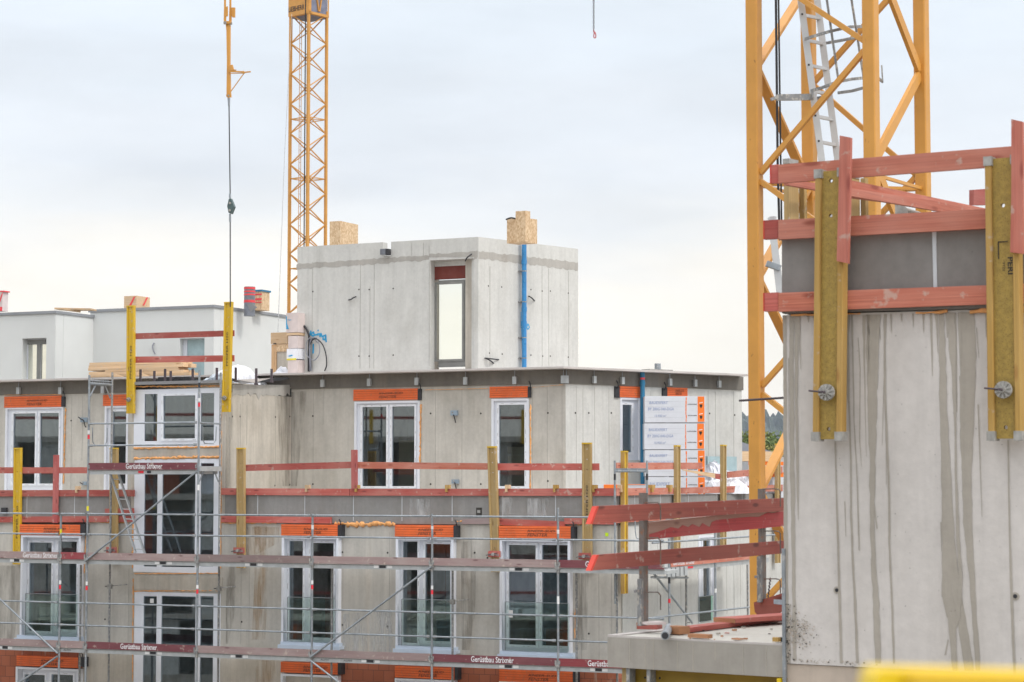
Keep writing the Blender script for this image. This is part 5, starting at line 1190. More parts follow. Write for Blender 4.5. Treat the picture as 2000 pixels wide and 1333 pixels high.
# grey upstand band at the head of the wall
zb1=Gf.p(1700,438,-.05)[1]
m=MB(Gf); ps=[(1527,466,1527,612),(2090,440,2090,604)]
a=Gf.p(1527,462,-.045);b=Gf.p(2100,432,-.045);c=Gf.p(2100,600,-.045);d=Gf.p(1527,612,-.045)
m.prism([a,d,c,b],-.045,.2,M['band_fg']); 
part(m,'upstand_panel',NB)
m=MB(Gf); a=Gf.p(1820.5,452,-.052);b=Gf.p(1828,452,-.052);c=Gf.p(1830,562,-.052);d=Gf.p(1823,562,-.052); m.prism([a,d,c,b],-.052,-.045,M['seam_l']); part(m,'joint_profile',NB)
m=MB(Gf); a=Gf.p(1528,606,-.06);b=Gf.p(2100,590,-.06);c=Gf.p(2100,597,-.06);d=Gf.p(1528,613,-.06); m.prism([a,d,c,b],-.06,.1,M['band_fg']); part(m,'base_profile',NB)
m=MB(SW); m.box(.24,3.0,-.21,-.01,zT0,Gf.p(1527,462,-.045)[1]-.02,M['band_fg']); part(m,'upstand_side',NB)
for a,b,c,d,r in ((1545,617,1600,615,.006),(1655,614,1680,613,.005),(1790,612,1850,608,.010),(1895,608,1935,606,.016),(1998,604,2040,603,.02)):
    m=MB(Gf); foam(m,Gf,a,b,c,d,-.05,r); part(m,'foam_seam',NB)
m=MB(Gf); ua_,_=Gf.p(1528.5,1200,-.04); ub__,_=Gf.p(1534.5,1200,-.04); m.box(ua_,ub__,-.05,-.031,Gf.z(1531,1400,-.04),Gf.z(1531,1072,-.04),M['galv']); part(m,'steel_edge_strip',NB)
# mortar runs down the wall
def run(m,pts,y=-.0335):
    L_=[];Rr=[]
    for i,(px,py,w_) in enumerate(pts):
        L_.append((px-w_/2,py)); Rr.append((px+w_/2,py))
    rr=random.Random(int(pts[0][0]*7+pts[0][1])); A=[];Bq=[]
    for i in range(len(pts)-1):
        n=max(2,int((pts[i+1][1]-pts[i][1])/16))
        for k in range(n):
            t=k/n; px=pts[i][0]+(pts[i+1][0]-pts[i][0])*t; py=pts[i][1]+(pts[i+1][1]-pts[i][1])*t; w_=pts[i][2]+(pts[i+1][2]-pts[i][2])*t
            j=min(1.2,w_*.12); A.append((px-w_/2+rr.uniform(-j,j),py)); Bq.append((px+w_/2+rr.uniform(-j,j),py))
    px,py,w_=pts[-1]; A.append((px-w_/2,py)); Bq.append((px+w_/2,py))
    for i in range(len(A)-1):
        q=[Gf.p(*A[i],y),Gf.p(*A[i+1],y),Gf.p(*Bq[i+1],y),Gf.p(*Bq[i],y)]
        m.add([(a,y,b) for a,b in q],[(0,1,2,3)],M['mortar'])
runs=[[(1532,617,8),(1533,740,6),(1534,980,7),(1536,1180,8),(1540,1296,8)],[(1546,617,9),(1546,700,8),(1547,900,9),(1550,1100,6),(1552,1290,7)],[(1556,617,10),(1555,760,5),(1558,960,4),(1559,1015,1)],[(1561,617,4),(1562,680,2),(1564,722,.6)],
[(1654,616,10),(1656,690,6),(1658,780,4),(1662,900,3),(1662,1000,4),(1666,1110,4),(1670,1180,5),(1675,1296,5)],
[(1651,616,4),(1652,720,4),(1658,800,1.5)],[(1664,616,4),(1666,700,3),(1668,820,2),(1674,940,2),(1677,1075,.8)],
[(1676,660,2),(1680,720,1.5),(1679,860,1.5),(1683,912,.6)],
[(1688,616,8),(1688,700,3),(1690,800,1.5),(1692,892,.6)],
[(1702,615,20),(1703,680,22),(1704,800,18),(1704,900,12),(1703,1000,9),(1706,1100,9),(1711,1180,12),(1715,1296,11)],[(1703,680,6),(1706,980,3),(1713,1033,2)],
[(1716,615,8),(1714,680,5),(1712,760,4)],[(1718,640,2),(1720,664,1)],
[(1729,614,6),(1728,680,4),(1729,780,4),(1732,860,5),(1736,950,4),(1737,1060,4),(1742,1180,4),(1746,1296,4)],[(1730,640,1.5),(1726,760,1.5),(1723,870,.8)],[(1730,780,1.5),(1731,947,1)],
[(1818,612,5),(1820,690,3),(1821,735,1)],[(1828,612,8),(1830,640,3),(1832,690,1)],
[(1839,611,10),(1841,720,13),(1843,820,15),(1848,930,19),(1852,1050,24),(1858,1160,36),(1862,1205,26),(1867,1228,2)],
[(1858,611,14),(1860,680,14),(1863,735,8),(1866,860,3),(1867,930,4),(1871,1050,6),(1876,1130,8),(1874,1180,10)],
[(1866,611,4),(1868,720,2),(1869,805,1.5)],
[(1889,610,26),(1891,680,32),(1890,760,28),(1888,830,26),(1888,930,19),(1890,1020,17),(1898,1120,12),(1903,1200,9),(1910,1310,9)],
[(1877,735,8),(1879,840,6),(1880,900,4),(1884,1000,5),(1889,1040,3)],
[(1849,1140,14),(1858,1200,15),(1865,1310,10)],[(1868,1150,14),(1877,1205,16),(1886,1260,19),(1893,1310,18)],
[(1907,640,2),(1912,700,1)],[(1910,790,2),(1914,900,2),(1918,1010,.8)],[(1838,1020,3),(1839,1078,1)],[(1852,1250,2),(1846,1280,3)],
[(1631,860,2.5),(1634,980,3),(1638,1100,4),(1640,1180,5),(1643,1296,5)],[(1969,860,3),(1971,1000,3),(1976,1180,5),(1982,1320,5)],
[(1590,616,5),(1591,640,3),(1592,668,.8)],[(1578,616,6),(1579,630,1)],[(1645,616,5),(1646,650,1.5)],[(1740,614,3),(1741,650,.8)],[(1760,613,4),(1761,628,1)],[(1783,613,3),(1784,640,.8)],
[(1803,612,4),(1804,650,1)],[(1925,611,4),(1926,660,1)],[(1874,611,8),(1875,660,5),(1876,720,1.5)],[(1850,611,6),(1850,660,2)],[(1695,616,6),(1696,650,5),(1697,730,1)],[(1540,700,1.5),(1541,860,.8)],
[(1995,612,6),(1997,700,3),(1999,800,1)],[(1650,980,2),(1652,1048,1)],[(1674,930,2),(1679,1076,1)]]
m=MB(Gf)
for i,r_ in enumerate(runs): run(m,r_,y=-.0325-.0009*(i%4))
part(m,'mortar_run',NB,kind='stuff')
# tie holes, pores, honeycombed patch
m=MB(Gf)
for px,py,r_ in ((1634.6,1153,.012),(1983,1165,.013)):
    m=MB(Gf); u,z=Gf.p(px,py,-.033); m.disc(u,-.0305,z,r_*1.9,M['mortar'],14,.004); m.disc(u,-.032,z,r_,M['black'],12,.006); part(m,'tie_hole',NB)
m=MB(Gf)
rr=random.Random(11)
for k in range(110):
    px=rr.uniform(1545,1995); py=rr.uniform(640,1290); u,z=Gf.p(px,py,-.031); m.disc(u,-.0295,z,rr.uniform(.001,.0028),M['seam'] if k%3 else M['dark'],6,.003)
part(m,'pore',NB,kind='stuff')
m=MB(Gf)
for k in range(620):
    a=rr.random(); b=rr.random()
    px=1536+abs(rr.gauss(0,1))*22+ (10 if rr.random()<.5 else 0); py=1225+rr.gauss(0,17)+ (px-1540)*.35
    if rr.random()<.35: px=1536+rr.random()*8; py=1180+rr.random()*115
    if rr.random()<.12: px=rr.uniform(1540,1720); py=1289+rr.gauss(0,2)+(px-1540)*.05
    if px<1535 or px>1720: continue
    u,z=Gf.p(px,py,-.034); s1=rr.uniform(.002,.0065); an=rr.uniform(0,3)
    n=6; m.add([(u+math.cos(an+i*6.283/n)*s1*rr.uniform(.6,1.3),-.0372-.0001*(k%9),z+math.sin(an+i*6.283/n)*s1*rr.uniform(.5,1.1)) for i in range(n)],[tuple(range(n))],rr.choice([M['dark'],M['mortar'],M['mortar'],M['conc_low']]))
part(m,'honeycomb_patch',NB,kind='stuff')
# yellow formwork below the slab
t=thing('formwork_girder','dark yellow formwork girder with bolt holes under the near slab','formwork',GS,(1.2,.15,zsb-.4))
m=MB(GS); u0,z1=GS.p(1228,1310,.12); u1,_=GS.p(1529,1310,.12); m.box(GS.u(1228,.12),GS.u(1529,.12),.12,.2,zsb-.6,zsb-.004,M['yellowgd']); m.box(GS.u(1228,.12),GS.u(1529,.12),.10,.119,zsb-.035,zsb-.005,M['yellowgd']); part(m,'panel',t)
for px,py in ((1233,1322),(1260.5,1324),(1289,1325),(1376,1316)):
    m=MB(GS); u,z=GS.p(px,py,.12); m.disc(u,.121,z,.0075,M['black'],10,.006); m.disc(u,.125,z,.011,M['beamweb'],12,.006); part(m,'bolt_hole',t)
m=MB(GS); a,_=GS.p(1215,1320,.05); m.box(a,a+.06,.05,.12,zsb-.7,zsb-.003,M['beamold']); solo(m,'timber_prop','weathered timber prop under the left corner of the near slab','prop',GS)
for px,lb in ((1228,'thin grey steel prop directly right of the timber prop under the slab'),(1268,'grey steel prop under the slab, right of the two bolt holes')):
    m=MB(GS); a,_=GS.p(px,1320,.03); m.box(a-.014,a+.014,.02,.09,zsb-.7,zsb-.003,M['galvd']); solo(m,'steel_prop',lb,'prop',GS)
m=MB(GS); a,z=GS.p(1526,1331,-.0); m.box(a-.016,a+.012,-.03,.1,zsb-.07,zsb-.006,M['yellowfg']); solo(m,'yellow_block','small bright yellow block at the foot of the wall edge under the slab','block',GS)
# ---- beams and planks at the wall head
def peri(web,uc,lean,z0,z1):
    pass
g3='big formwork beams on the near wall'
def perit(m_,web,uc,lean,z0,z1): pass
yv=-.20
z1_,z0_=Gf.z(1617,332,yv),Gf.z(1620,858,yv)
hbeam(Gf,(1620,333),(1615,858),yv,'large weathered formwork beam with speckled web, left one on the near wall','big',caps=True,nut=(1617,767),holes=[Gf.z(1621,py,yv) for py in (352,386.5,421,804,838)],group=g3,W_=.195)
tt=hbeam(Gf,(1955,308),(1962,857),yv,'large formwork beam with printed lettering on its web, right one on the near wall','big',caps=True,nut=(1962,762),holes=[Gf.z(1957,py,yv) for py in (327.5,363.5,400.5,798,835)],group=g3,W_=.205)
m=MB(Gf); u,z=Gf.p(1960,503,yv+.02); m.text('PERI',u+.024,z,yv+.023,.034,M['ink'],.105,vert=-1,bold=.02) 
uA_,zA_=Gf.p(1948.5,474,yv+.02); uB_,zB_=Gf.p(1951,506,yv+.02); m.box(uA_,uA_+.006,yv+.022,yv+.026,zB_,zA_,M['ink']); m.box(uA_,uA_+.06,yv+.022,yv+.026,zA_,zA_+.006,M['ink'])
part(m,'printed_lettering',tt)
m=MB(Gf); u,z=Gf.p(1957.5,512,yv+.02); m.text('VT20',u,z,yv+.023,.016,M['ink'],.055,vert=-1); part(m,'printed_lettering',tt)
for o in list(bpy.data.objects):
    pass
g4='pale red guard planks on the near wall head'
def nplank(pts,y,label,mt='redpale',t=.035): return plank(Gf,pts,y,t,label,mt,g4,'guard_plank',th=t)
nplank([(1520,322),(2090,277),(2090,315),(1520,358)],-.115,'topmost pale red plank across both large beams of the near wall')
nplank([(1520,430),(2090,400),(2090,438),(1520,468)],-.115,'second pale red plank from the top of the near wall, above the grey panels')
nplank([(1520,572.5),(2090,551.5),(2090,589),(1520,609)],-.115,'lowest pale red plank of the near wall, just above the streaked concrete')
gs='side planks running back from the near wall head'
for (a,b,c,d),lb in (((1505,322,1519.5,358),'end of the topmost side plank, painted magenta, at the left corner of the near wall'),((1492,430,1519.5,467),'end of the second side plank at the left corner of the near wall'),((1492,572,1519.5,608),'end of the lowest side plank at the left corner of the near wall')):
    m=MB(Gf); u0,u1,z0,z1=Gf.rc(a,b,c,d,-.10); m.box(u0,u1,-.10,-.06,z0,z1,M['redwood']); m.box(u0-.004,u0+.004,-.103,-.055,z0,z1,M['redend']); solo(m,'plank_end',lb,'plank',Gf,gs)
# side plank going back (top)
SK=Fr(Gf.w((Gf.u(1512,-.05),-.02,0)),52)
def skp(pts,y,label,mt='redpale'): 
    m=MB(SK); P=[SK.p(a,b,y) for a,b in pts]; m.prism(P,y,y+.035,M[mt]); return solo(m,'guard_plank',label,'plank',SK,gs)
skp([(1540,350),(1927,408),(1927,425),(1830,412),(1540,362)],0,'long pale plank descending to the right behind the top red planks')
skp([(1660,352),(1927,408),(1927,420),(1660,386)],.02,'inner pale plank slanting behind the large beams')
m=MB(SK); P=[SK.p(a,b,.3) for a,b in ((1902,371),(1930,369),(1930,401),(1902,401))]; m.prism(P,.3,.34,M['redwood']); solo(m,'guard_plank','short red plank end left of the lettered large beam, behind the top planks','plank',SK,gs)
for (a,b,c,d,y),lb in (((1541,318,1576,424,.14),'hidden-foot timber beam behind the left end of the topmost plank'),((1659,345,1696,424,.16),'timber beam behind the plank between the near crane legs')):
    m=MB(SK); u0,u1,z0,z1=SK.rc(a,b,c,d,y); w_=u1-u0; m.box(u0,u0+w_*.55,y,y+.04,z0-.3,z1,M['beamold']); m.box(u0+w_*.55,u0+w_*.85,y+.05,y+.08,z0-.3,z1,M['beamweb']); m.box(u0+w_*.85,u1,y,y+.04,z0-.3,z1,M['beamold']); m.box(u0-.004,u0+w_*.5,y-.005,y+.045,z1-.02,z1+.014,M['cast'])
    solo(m,'formwork_beam',lb,'beam',SK)
# small clamp parts
f=onplane(1760,-20,15.6); m=MB(f)
m.pxpoly([(1742,389),(1747,386),(1753,389),(1755,401),(1748,403),(1747,395),(1744,392)],0,.02,M['cast']); m.pxpoly([(1748,402),(1766,402),(1772,408),(1772,424),(1748,424)],0,.03,M['cast']); m.tube((f.u(1773),.015,f.z(1773,409)),(f.u(1800),.3,f.z(1800,413)),.02,M['cast'],8)
solo(m,'clamp_hook','grey steel hook clamp above the second pale plank of the near wall','clamp',f)
f=onplane(1925,-20,15.2); m=MB(f); u0,u1,z0,z1=f.rc(1924,375,1930,407); m.box(u0,u1,0,.06,z0,z1,M['cast']); solo(m,'clamp_plate','grey clamp plate left of the lettered large beam','clamp',f)
m=MB(Gf); a,_=Gf.p(1503,423,.0); u0,u1,z0,z1=Gf.rc(1503,423,1513,430,0); m.box(u0,u1,0,.03,z0-.02,z1,M['alul']); solo(m,'ladder_tip','tip of an aluminium ladder rail above the second side plank end','ladder',Gf)
# upright boards
for pts,y,lb in (([(1640,265),(1661,269),(1659,395),(1656,515),(1634,510),(1637,400)],-.235,'pale red upright board leaning beside the left large beam of the near wall'),([(1975,233),(1997,238),(1998,380),(1997.5,496),(1973,493),(1975,380)],-.235,'pale red upright board beside the lettered large beam')):
    m=MB(Gf); m.pxpoly(pts,y,y+.035,M['redpale_z']); solo(m,'red_upright',lb,'upright board',Gf)
# rebar rod from the wall
f=onplane(1483,-30,15.4); m=MB(f); u0,z0=f.p(1444,783); u1,z1=f.p(1532,774); m.tube((u0,0,z0),(u1,.2,z1),.0075,M['rebar'],8)
for k in range(30):
    t_=k/30; m.tube((u0+(u1-u0)*t_,.2*t_,z0+(z1-z0)*t_),(u0+(u1-u0)*t_+.004,.2*t_,z0+(z1-z0)*t_),.0092,M['rebar'],8)
solo(m,'steel_rod','dark ribbed steel rod sticking out across the near crane leg','rod',f)
# ---- rail along the left side of the slab
gr='weathered red rails along the left edge of the near slab'
SQ=Fr(GS.w((.05,0,0)),60)
def srail(pts,y,label,mt='reddark',endc=True,extra=None):
    m=MB(SQ); P=[SQ.p(a,b,y) for a,b in pts]; m.prism(P,y,y+.034,M[mt])
    if endc:
        a,b=P[0],P[1]; m.prism([(a[0]-.03,a[1]),(b[0]-.03,b[1]),(b[0]-.001,b[1]),(a[0]-.001,a[1])],y-.001,y+.035,M['redend'])
    if extra: m.prism([SQ.p(a,b,y) for a,b in extra],y-.003,y,M['railred'])
    return solo(m,'guard_rail',label,'plank',SQ,gr)
srail([(1170,989),(1157,1024),(1531,998),(1531,973.5)],-.10,'top dark red rail with bright red sawn end above the near slab')
m_=srail([(1267,1020.7),(1267,1054.6),(1531,1028),(1531,993.5)],-.06,'middle rail half painted bright red, starting at the steel post','railpale',False,[(1268,1044),(1268,1054),(1531,1028),(1531,999),(1520,1000),(1508,1003),(1500,1001),(1482,1010),(1462,1010),(1440,1012),(1420,1014),(1400,1016),(1390,1020),(1386,1030),(1378,1026),(1372,1022),(1366,1030),(1352,1024),(1344,1030),(1333,1026),(1325,1033),(1310,1030),(1295,1036)])
srail([(1170,1084),(1157,1115),(1533,1081),(1533,1056.5)],-.10,'lowest dark red rail with bright red sawn end above the near slab')
def spost(px0,px1,py1,py0,y,label):
    m=MB(SQ); u0,u1,z0,z1=SQ.rc(px0,py1,px1,py0,y); uc=u0; 
    t=thing('rail_post',label,'rail post',SQ,(uc,y,z0),'steel rail posts on the near slab edge')
    a,_=SQ.p(px0,(py0+py1)/2,y); b,_=SQ.p(px1,(py0+py1)/2,y); wd=min(.07,b-a)
    m=MB(SQ); m.box(a,a+wd,y,y+.035,z0,z1,M['steelpost']); part(m,'post',t); return t,a,wd,z0,z1
for (p0,p1,ya,yb_,lb,hk) in ((1257,1267,963,1222,'tall grey steel rail post nearest the slab corner',((1290,1068,1105),(1290,1180,1192))),(1489,1501,955,1176,'tall rusty steel rail post beside the near crane leg',((1524,1040,1082),(1521,1130,1150)))):
    t,a,wd,z0,z1=spost(p0,p1,ya,yb_,-.05,lb)
    m=MB(SQ); m.box(a-.04,a-.002,-.05,-.02,z0,z0+.32 if p0<1300 else z0+.35,M['galvd']); part(m,'socket',t)
    m=MB(SQ); zz=SQ.z((p0+p1)/2,1154 if p0<1300 else 1126,-.05); m.bar((a-.12,-.04,zz+.002),(a+.02,-.04,zz),.02,.012,M['galvd'],up=(0,1,0)); part(m,'pin',t)
    for hx,hy0,hy1 in ((hk[0][0],985 if p0<1300 else 958,1016 if p0<1300 else 990),(hk[0][0],1054 if p0<1300 else 1040,1103 if p0<1300 else 1082),(hk[0][0],1160 if p0<1300 else 1133,1192 if p0<1300 else 1160)):
        m=MB(SQ); u2,z2=SQ.p(hx,hy0,-.13); _,z3=SQ.p(hx,hy1,-.13); m.path([(a+.03,-.04,z2+.01),(a+.06,-.13,z2+.012),(u2-.03,-.13,z2+.006),(u2,-.13,z2-.01),(u2,-.13,z3)],.005,M['steelpost'],6); part(m,'hook',t)
# boards lying on the slab
def lay(p0,p1,w_,h_,z,mt,name,label,cat,grp=None,endm=None):
    # p0,p1 pixel points on the slab top
    def onz(px,py):
        d=ray(px,py); t_=(z-H)/d.z; return C0+d*t_
    a,b=onz(*p0),onz(*p1); fr=Fr((a.x,a.y),math.degrees(math.atan2(b.y-a.y,b.x-a.x))); L_=math.hypot(b.x-a.x,b.y-a.y)
    m=MB(fr); m.box(0,L_,-w_/2,w_/2,z+.003,z+h_,M[mt])
    if endm: m.box(-.004,-.0005,-w_/2,w_/2,z+.003,z+h_,M[endm])
    return solo(m,name,label,cat,fr,grp)
lay((1325,1237),(1560,1207),.12,.035,zs,'redwood','loose_plank','long red plank lying on the near slab with raw sawn end','plank','red planks lying on the near slab','rawend')
lay((1415,1217),(1560,1207),.20,.035,zs+.03,'redwood','loose_plank','wide red plank lying higher at the back edge of the near slab','plank','red planks lying on the near slab','rawend')
m=MB(Gf); 
lay((1312,1238),(1337,1240),.10,.055,zs,'rawend','timber_block','raw brown timber block at the end of the long red plank','block')
lay((1348,1246),(1387,1248),.06,.028,zs,'rawend','timber_block','flat broken timber block lying alone on the near slab','block')
lay((1433,1250),(1449,1251),.05,.012,zs,'rawend','timber_block','thin wood scrap near the front edge of the slab','block')
lay((1250,1229),(1288,1230),.13,.05,zs+.0,'redwood','timber_block','short dark red timber pair at the foot of the steel post','block',endm='rawend')
lay((1256,1221),(1292,1220),.14,.02,zs+.055,'packpink','stone_slab','whitish slab piece on the timber pair at the steel post','slab piece')
lay((1513,1254),(1524,1255),.04,.03,zs,'beamfl','timber_block','yellowish timber block with black end at the steel edge strip','block')
lay((1524,1254),(1532,1255),.04,.03,zs,'black','rubber_block','black rubber block touching the steel edge strip','block')
m=MB(Gf); 
def onz(px,py,z):
    d=ray(px,py); t_=(z-H)/d.z; return C0+d*t_
a=onz(1299,1242,zs+.03); b=onz(1307,1226,zs+.03); m.tube(a,b,.028,M['galv'],14,raw=True); m.tube(a+(a-b).normalized()*.001,a+(a-b).normalized()*.003,.022,M['black'],12,raw=True)
solo(m,'pipe_stub','short silvery pipe lying on the slab beside the timber block','pipe',Gf)
rr=random.Random(4); 
for k in range(26):
    p=onz(rr.uniform(1340,1525),rr.uniform(1216,1252),zs); m=MB(Fr((0,0),0)); s1=rr.uniform(.006,.02)
    m.slab([(p.x+math.cos(i*1.26+k)*s1*rr.uniform(.6,1.2),p.y+math.sin(i*1.26+k)*s1*rr.uniform(.6,1.2)) for i in range(5)],zs+.001,zs+rr.uniform(.004,.012),rr.choice([M['rawend'],M['mortar'],M['redwood'],M['dark']]))
    solo(m,'wood_chip','tiny wood or mortar chip scattered on the near slab','chip',Fr((0,0),0),'chips scattered on the near slab')
# leaning board at the back right of the slab
f=onplane(1500,-30,16.6); m=MB(f); m.pxpoly([(1472,1177),(1531,1158),(1531,1192),(1511,1203),(1480,1203),(1474,1195)],0,.04,M['reddark']); o=solo(m,'propped_board','dark red board propped on edge at the back of the near slab','board',f)
m=MB(f); m.pxpoly([(1511,1171),(1531,1172),(1531,1182),(1511,1180)],-.004,-.0005,M['filmb']); part(m,'pale_patch',o)
# steel clamp parts hanging from the crane side
f=onplane(1518,-30,17.4); m=MB(f); 
for k in range(14): z=f.z(1503,1130+k*3.2); u=f.u(1503-k*.4); m.bar((u-.004 if k%2 else u,0,z+.01),(u+.004 if k%2 else u,0,z-.014),.012 if k%2 else .004,.006,M['rebar'],up=(0,1,0))
solo(m,'hanging_chain','short dark chain hanging beside the rusty rail post','chain',f)
# ------------------------------------------------------------ cranes
def zpx(py,px,Z): # height of a pixel row at depth Z
    d=ray(px,py); return H+d.z*(Z/d.y)
def mast(px,Z,phi,side,leg,top_z,nodes,col,label,brw,flat=True,group=None,horiz=()):
    f=Fr(((px-1000)/FP*Z,Z),phi); a=side
    # local: C at origin, D along +x, A along +y, B opposite
    C_=(0,0);D_=(a,0);A_=(0,a);B_=(a,a)
    t=thing('tower_crane',label,'crane',f,(a/2,a/2,0),group)
    for q,(x,y) in (('C',C_),('D',D_),('A',A_),('B',B_)):
        m=MB(f); l=leg/2; sx=1 if x==0 else -1; sy=1 if y==0 else -1
        b=l*.16
        V=[];ring=[(-l,-l+b),(-l+b,-l),(l-b,-l),(l,-l+b),(l,l-b),(l-b,l),(-l+b,l),(-l,l-b)]
        for z in (0,top_z): V+=[(x+p,y+r,z) for p,r in ring]
        m.add(V,[tuple(range(7,-1,-1)),tuple(range(8,16))]+[(i,(i+1)%8,(i+1)%8+8,i+8) for i in range(8)],col); part(m,'mast_leg',t)
    return f,t,(A_,B_,C_,D_)
ZC=20.1; CS=1.23; lg=.125
def zpx(py,px,Z): # height of a pixel row at depth Z
    d=ray(px,py); return H+d.z*(Z/d.y)
f1,t1,(A_,B_,C_,D_)=mast(1708.5,ZC,56.6,CS,lg,H+8.5,None,M['crane'],'near yellow lattice crane mast with ladder rising behind the streaked wall',.05)
PYm=zpx(0,1708,ZC); ppm=FP/ZC
def seg(t,f,p,zp,q,zq,w_,h_,col,up,name='brace'):
    m=MB(f); m.bar((p[0],p[1],zp),(q[0],q[1],zq),w_,h_,col,up=up); part(m,name,t)
def zz(py,px=1600): 
    return zpx(py,px,20.6)
per=(757-335)/(FP/20.6)
# face A-C (front left): square tube braces. A nodes 335+-, C nodes 105
zA=zz(338,1482); zAn=[zA+per*k for k in range(-4,4)]
hb=per*.545
off=leg_in=lg*.5
for z in zAn:
    seg(t1,f1,(0,CS-off),z+.02,(0,off),z+hb-.03,.05,.05,M['crane'],(1,0,0))
    seg(t1,f1,(0,off),z+hb+.06-per,(0,CS-off),z-.06,.05,.05,M['crane'],(1,0,0))
# face A-B (back left): flat bars; A nodes at 125
zAB=zz(124,1488)
for k in range(-4,4):
    z=zAB+per*k
    seg(t1,f1,(off,CS),z+.03,(CS-off,CS),z+per/2-.03,.10,.035,M['crane'],(0,0,1))
    seg(t1,f1,(off,CS),z-.03,(CS-off,CS),z-per/2+.03,.10,.035,M['crane'],(0,0,1))
# face C-D (front right): D nodes at 124
zD=zpx(124,1806,20.6)
for k in range(-4,4):
    z=zD+per*k
    seg(t1,f1,(CS-off,0),z+.02,(off,0),z+per/2-.02,.04,.10,M['crane'],(0,0,1))
    seg(t1,f1,(CS-off,0),z-.02,(off,0),z-per/2+.02,.04,.10,M['crane'],(0,0,1))
# face B-D (back right): B nodes at 146
zB=zpx(147,1593,21.3)
for k in range(-4,4):
    z=zB+per*k
    seg(t1,f1,(CS,CS-off),z+.02,(CS,off),z+per/2,.05,.05,M['crane'],(1,0,0))
    seg(t1,f1,(CS,CS-off),z-.02,(CS,off),z-per/2,.05,.05,M['crane'],(1,0,0))
zh=zpx(352,1740,20.5)
for p,q in ((C_,D_),(D_,B_),(A_,B_),(A_,D_)): 
    seg(t1,f1,p,zh,q,zh,.03,.03,M['crane'],(0,0,1),'cross_tie')
# ladder inside the mast
fl=Fr(f1.O,0)
def P3(px,py,Z): d=ray(px,py); return C0+d*(Z/d.y)
t=thing('ladder','silver aluminium ladder leaning inside the near crane mast','ladder',fl,tuple(fl.Mi@P3(1640,900,20.9)))
ZA,ZB=20.6,21.0
def ext(p,q,Z0,Z1,t0,t1): # extend a pixel line
    a=Vector(P3(*p,Z0));b=Vector(P3(*q,Z1)); return a+(b-a)*t0,a+(b-a)*t1
l1=ext((1564,0),(1605,314),ZA,ZA,-.15,1.5); l2=ext((1596,0),(1636,314),ZB,ZB,-.15,1.5)
for l_ in (l1,l2):
    m=MB(fl); m.bar(l_[0],l_[1],.028,.062,M['alul'],up=(1,0,0),raw=True); part(m,'rail',t)
A0,A1=P3(1564,0,ZA),P3(1605,314,ZA); B0,B1_=P3(1596,0,ZB),P3(1636,314,ZB)
for k in range(-1,9):
    f_=(30+k*49.5)/314; pa=A0+(A1-A0)*f_; pb=B0+(B1_-B0)*(f_+.02)
    m=MB(fl); m.bar(pa,pb,.03,.03,M['alul'],raw=True); part(m,'rung',t)
    d=(pa-pb).normalized(); m=MB(fl); m.bar(pa+d*.028+Vector((0,-.035,0)),pa+d*.028+Vector((0,-.025,0)),.018,.018,M['black'],raw=True); part(m,'rung_end',t)
# safety cage hoops + bars
t=thing('safety_cage','grey steel ladder cage hoops inside the near crane mast','ladder cage',fl,tuple(fl.Mi@P3(1690,200,20.6)))
def hoop(pts):
    m=MB(fl); Q=[P3(a,b,Z) for a,b,Z in pts]; 
    for a,b in zip(Q[:-1],Q[1:]): m.bar(a,b,.012,.028,M['galvd'],raw=True)
    part(m,'hoop',t)
hoop([(1572,77,20.5),(1590,71,20.35),(1620,62,20.3),(1660,53,20.4),(1694,52,20.6)]); hoop([(1612,85,21),(1640,80,20.95),(1670,74,20.9),(1694,68,20.9)])
hoop([(1584,178,20.5),(1605,172,20.35),(1634,161,20.3),(1664,155,20.4),(1694,152,20.6)]); hoop([(1636,182,21),(1665,178,20.95),(1694,170,20.9)]); hoop([(1694,152,20.6),(1716,154,20.8),(1724,160,21)])
for a,b in (((1612,-20),(1638,160)),((1660,-20),(1690,172))):
    m=MB(fl); m.bar(P3(*a,20.3),P3(*b,20.4),.02,.012,M['galvd'],raw=True); part(m,'cage_bar',t)
m=MB(fl); m.bar(P3(1692,125,20.9),P3(1724,160,20.9),.012,.012,M['galvd'],raw=True); m.bar(P3(1722,128,20.9),P3(1724,160,20.9),.012,.012,M['galvd'],raw=True); part(m,'cage_bar',t)
m=MB(fl); m.bar(P3(1517,191,20.4),P3(1588,190,20.5),.03,.06,M['galvd'],raw=True); m.bar(P3(1505,195,20.4),P3(1520,190,20.4),.02,.03,M['galvd'],raw=True); m.bar(P3(1586,178,20.45),P3(1588,192,20.45),.03,.02,M['galvd'],raw=True); m.bar(P3(1592,194,20.8),P3(1614,190,20.9),.03,.04,M['galvd'],raw=True)
solo(m,'ladder_bracket','dark grey steel bracket carrying the ladder inside the near crane mast','bracket',fl)
m=MB(fl); m.tube(P3(1515,-40,20.7),P3(1519,330,20.7),.012,M['cable'],8,raw=True); m.tube(P3(1519,330,20.7),P3(1523,470,20.7),.012,M['cable'],8,raw=True); m.tube(P3(1520,-40,20.75),P3(1527,470,20.75),.009,M['cable'],8,raw=True)
solo(m,'power_cable','thick black cable hanging beside the left leg of the near crane','cable',fl)
t=thing('ladder','lower aluminium ladder half hidden between crane leg and grey panels','ladder',fl,tuple(fl.Mi@P3(1520,640,19.2)))
m=MB(fl); m.bar(P3(1506,425,19),P3(1528,610,19),.03,.06,M['alul'],up=(1,0,0),raw=True); part(m,'rail',t)
m=MB(fl); m.bar(P3(1497,515,19),P3(1524,525,19),.05,.065,M['galv'],up=(0,1,0),raw=True); part(m,'bracket',t)
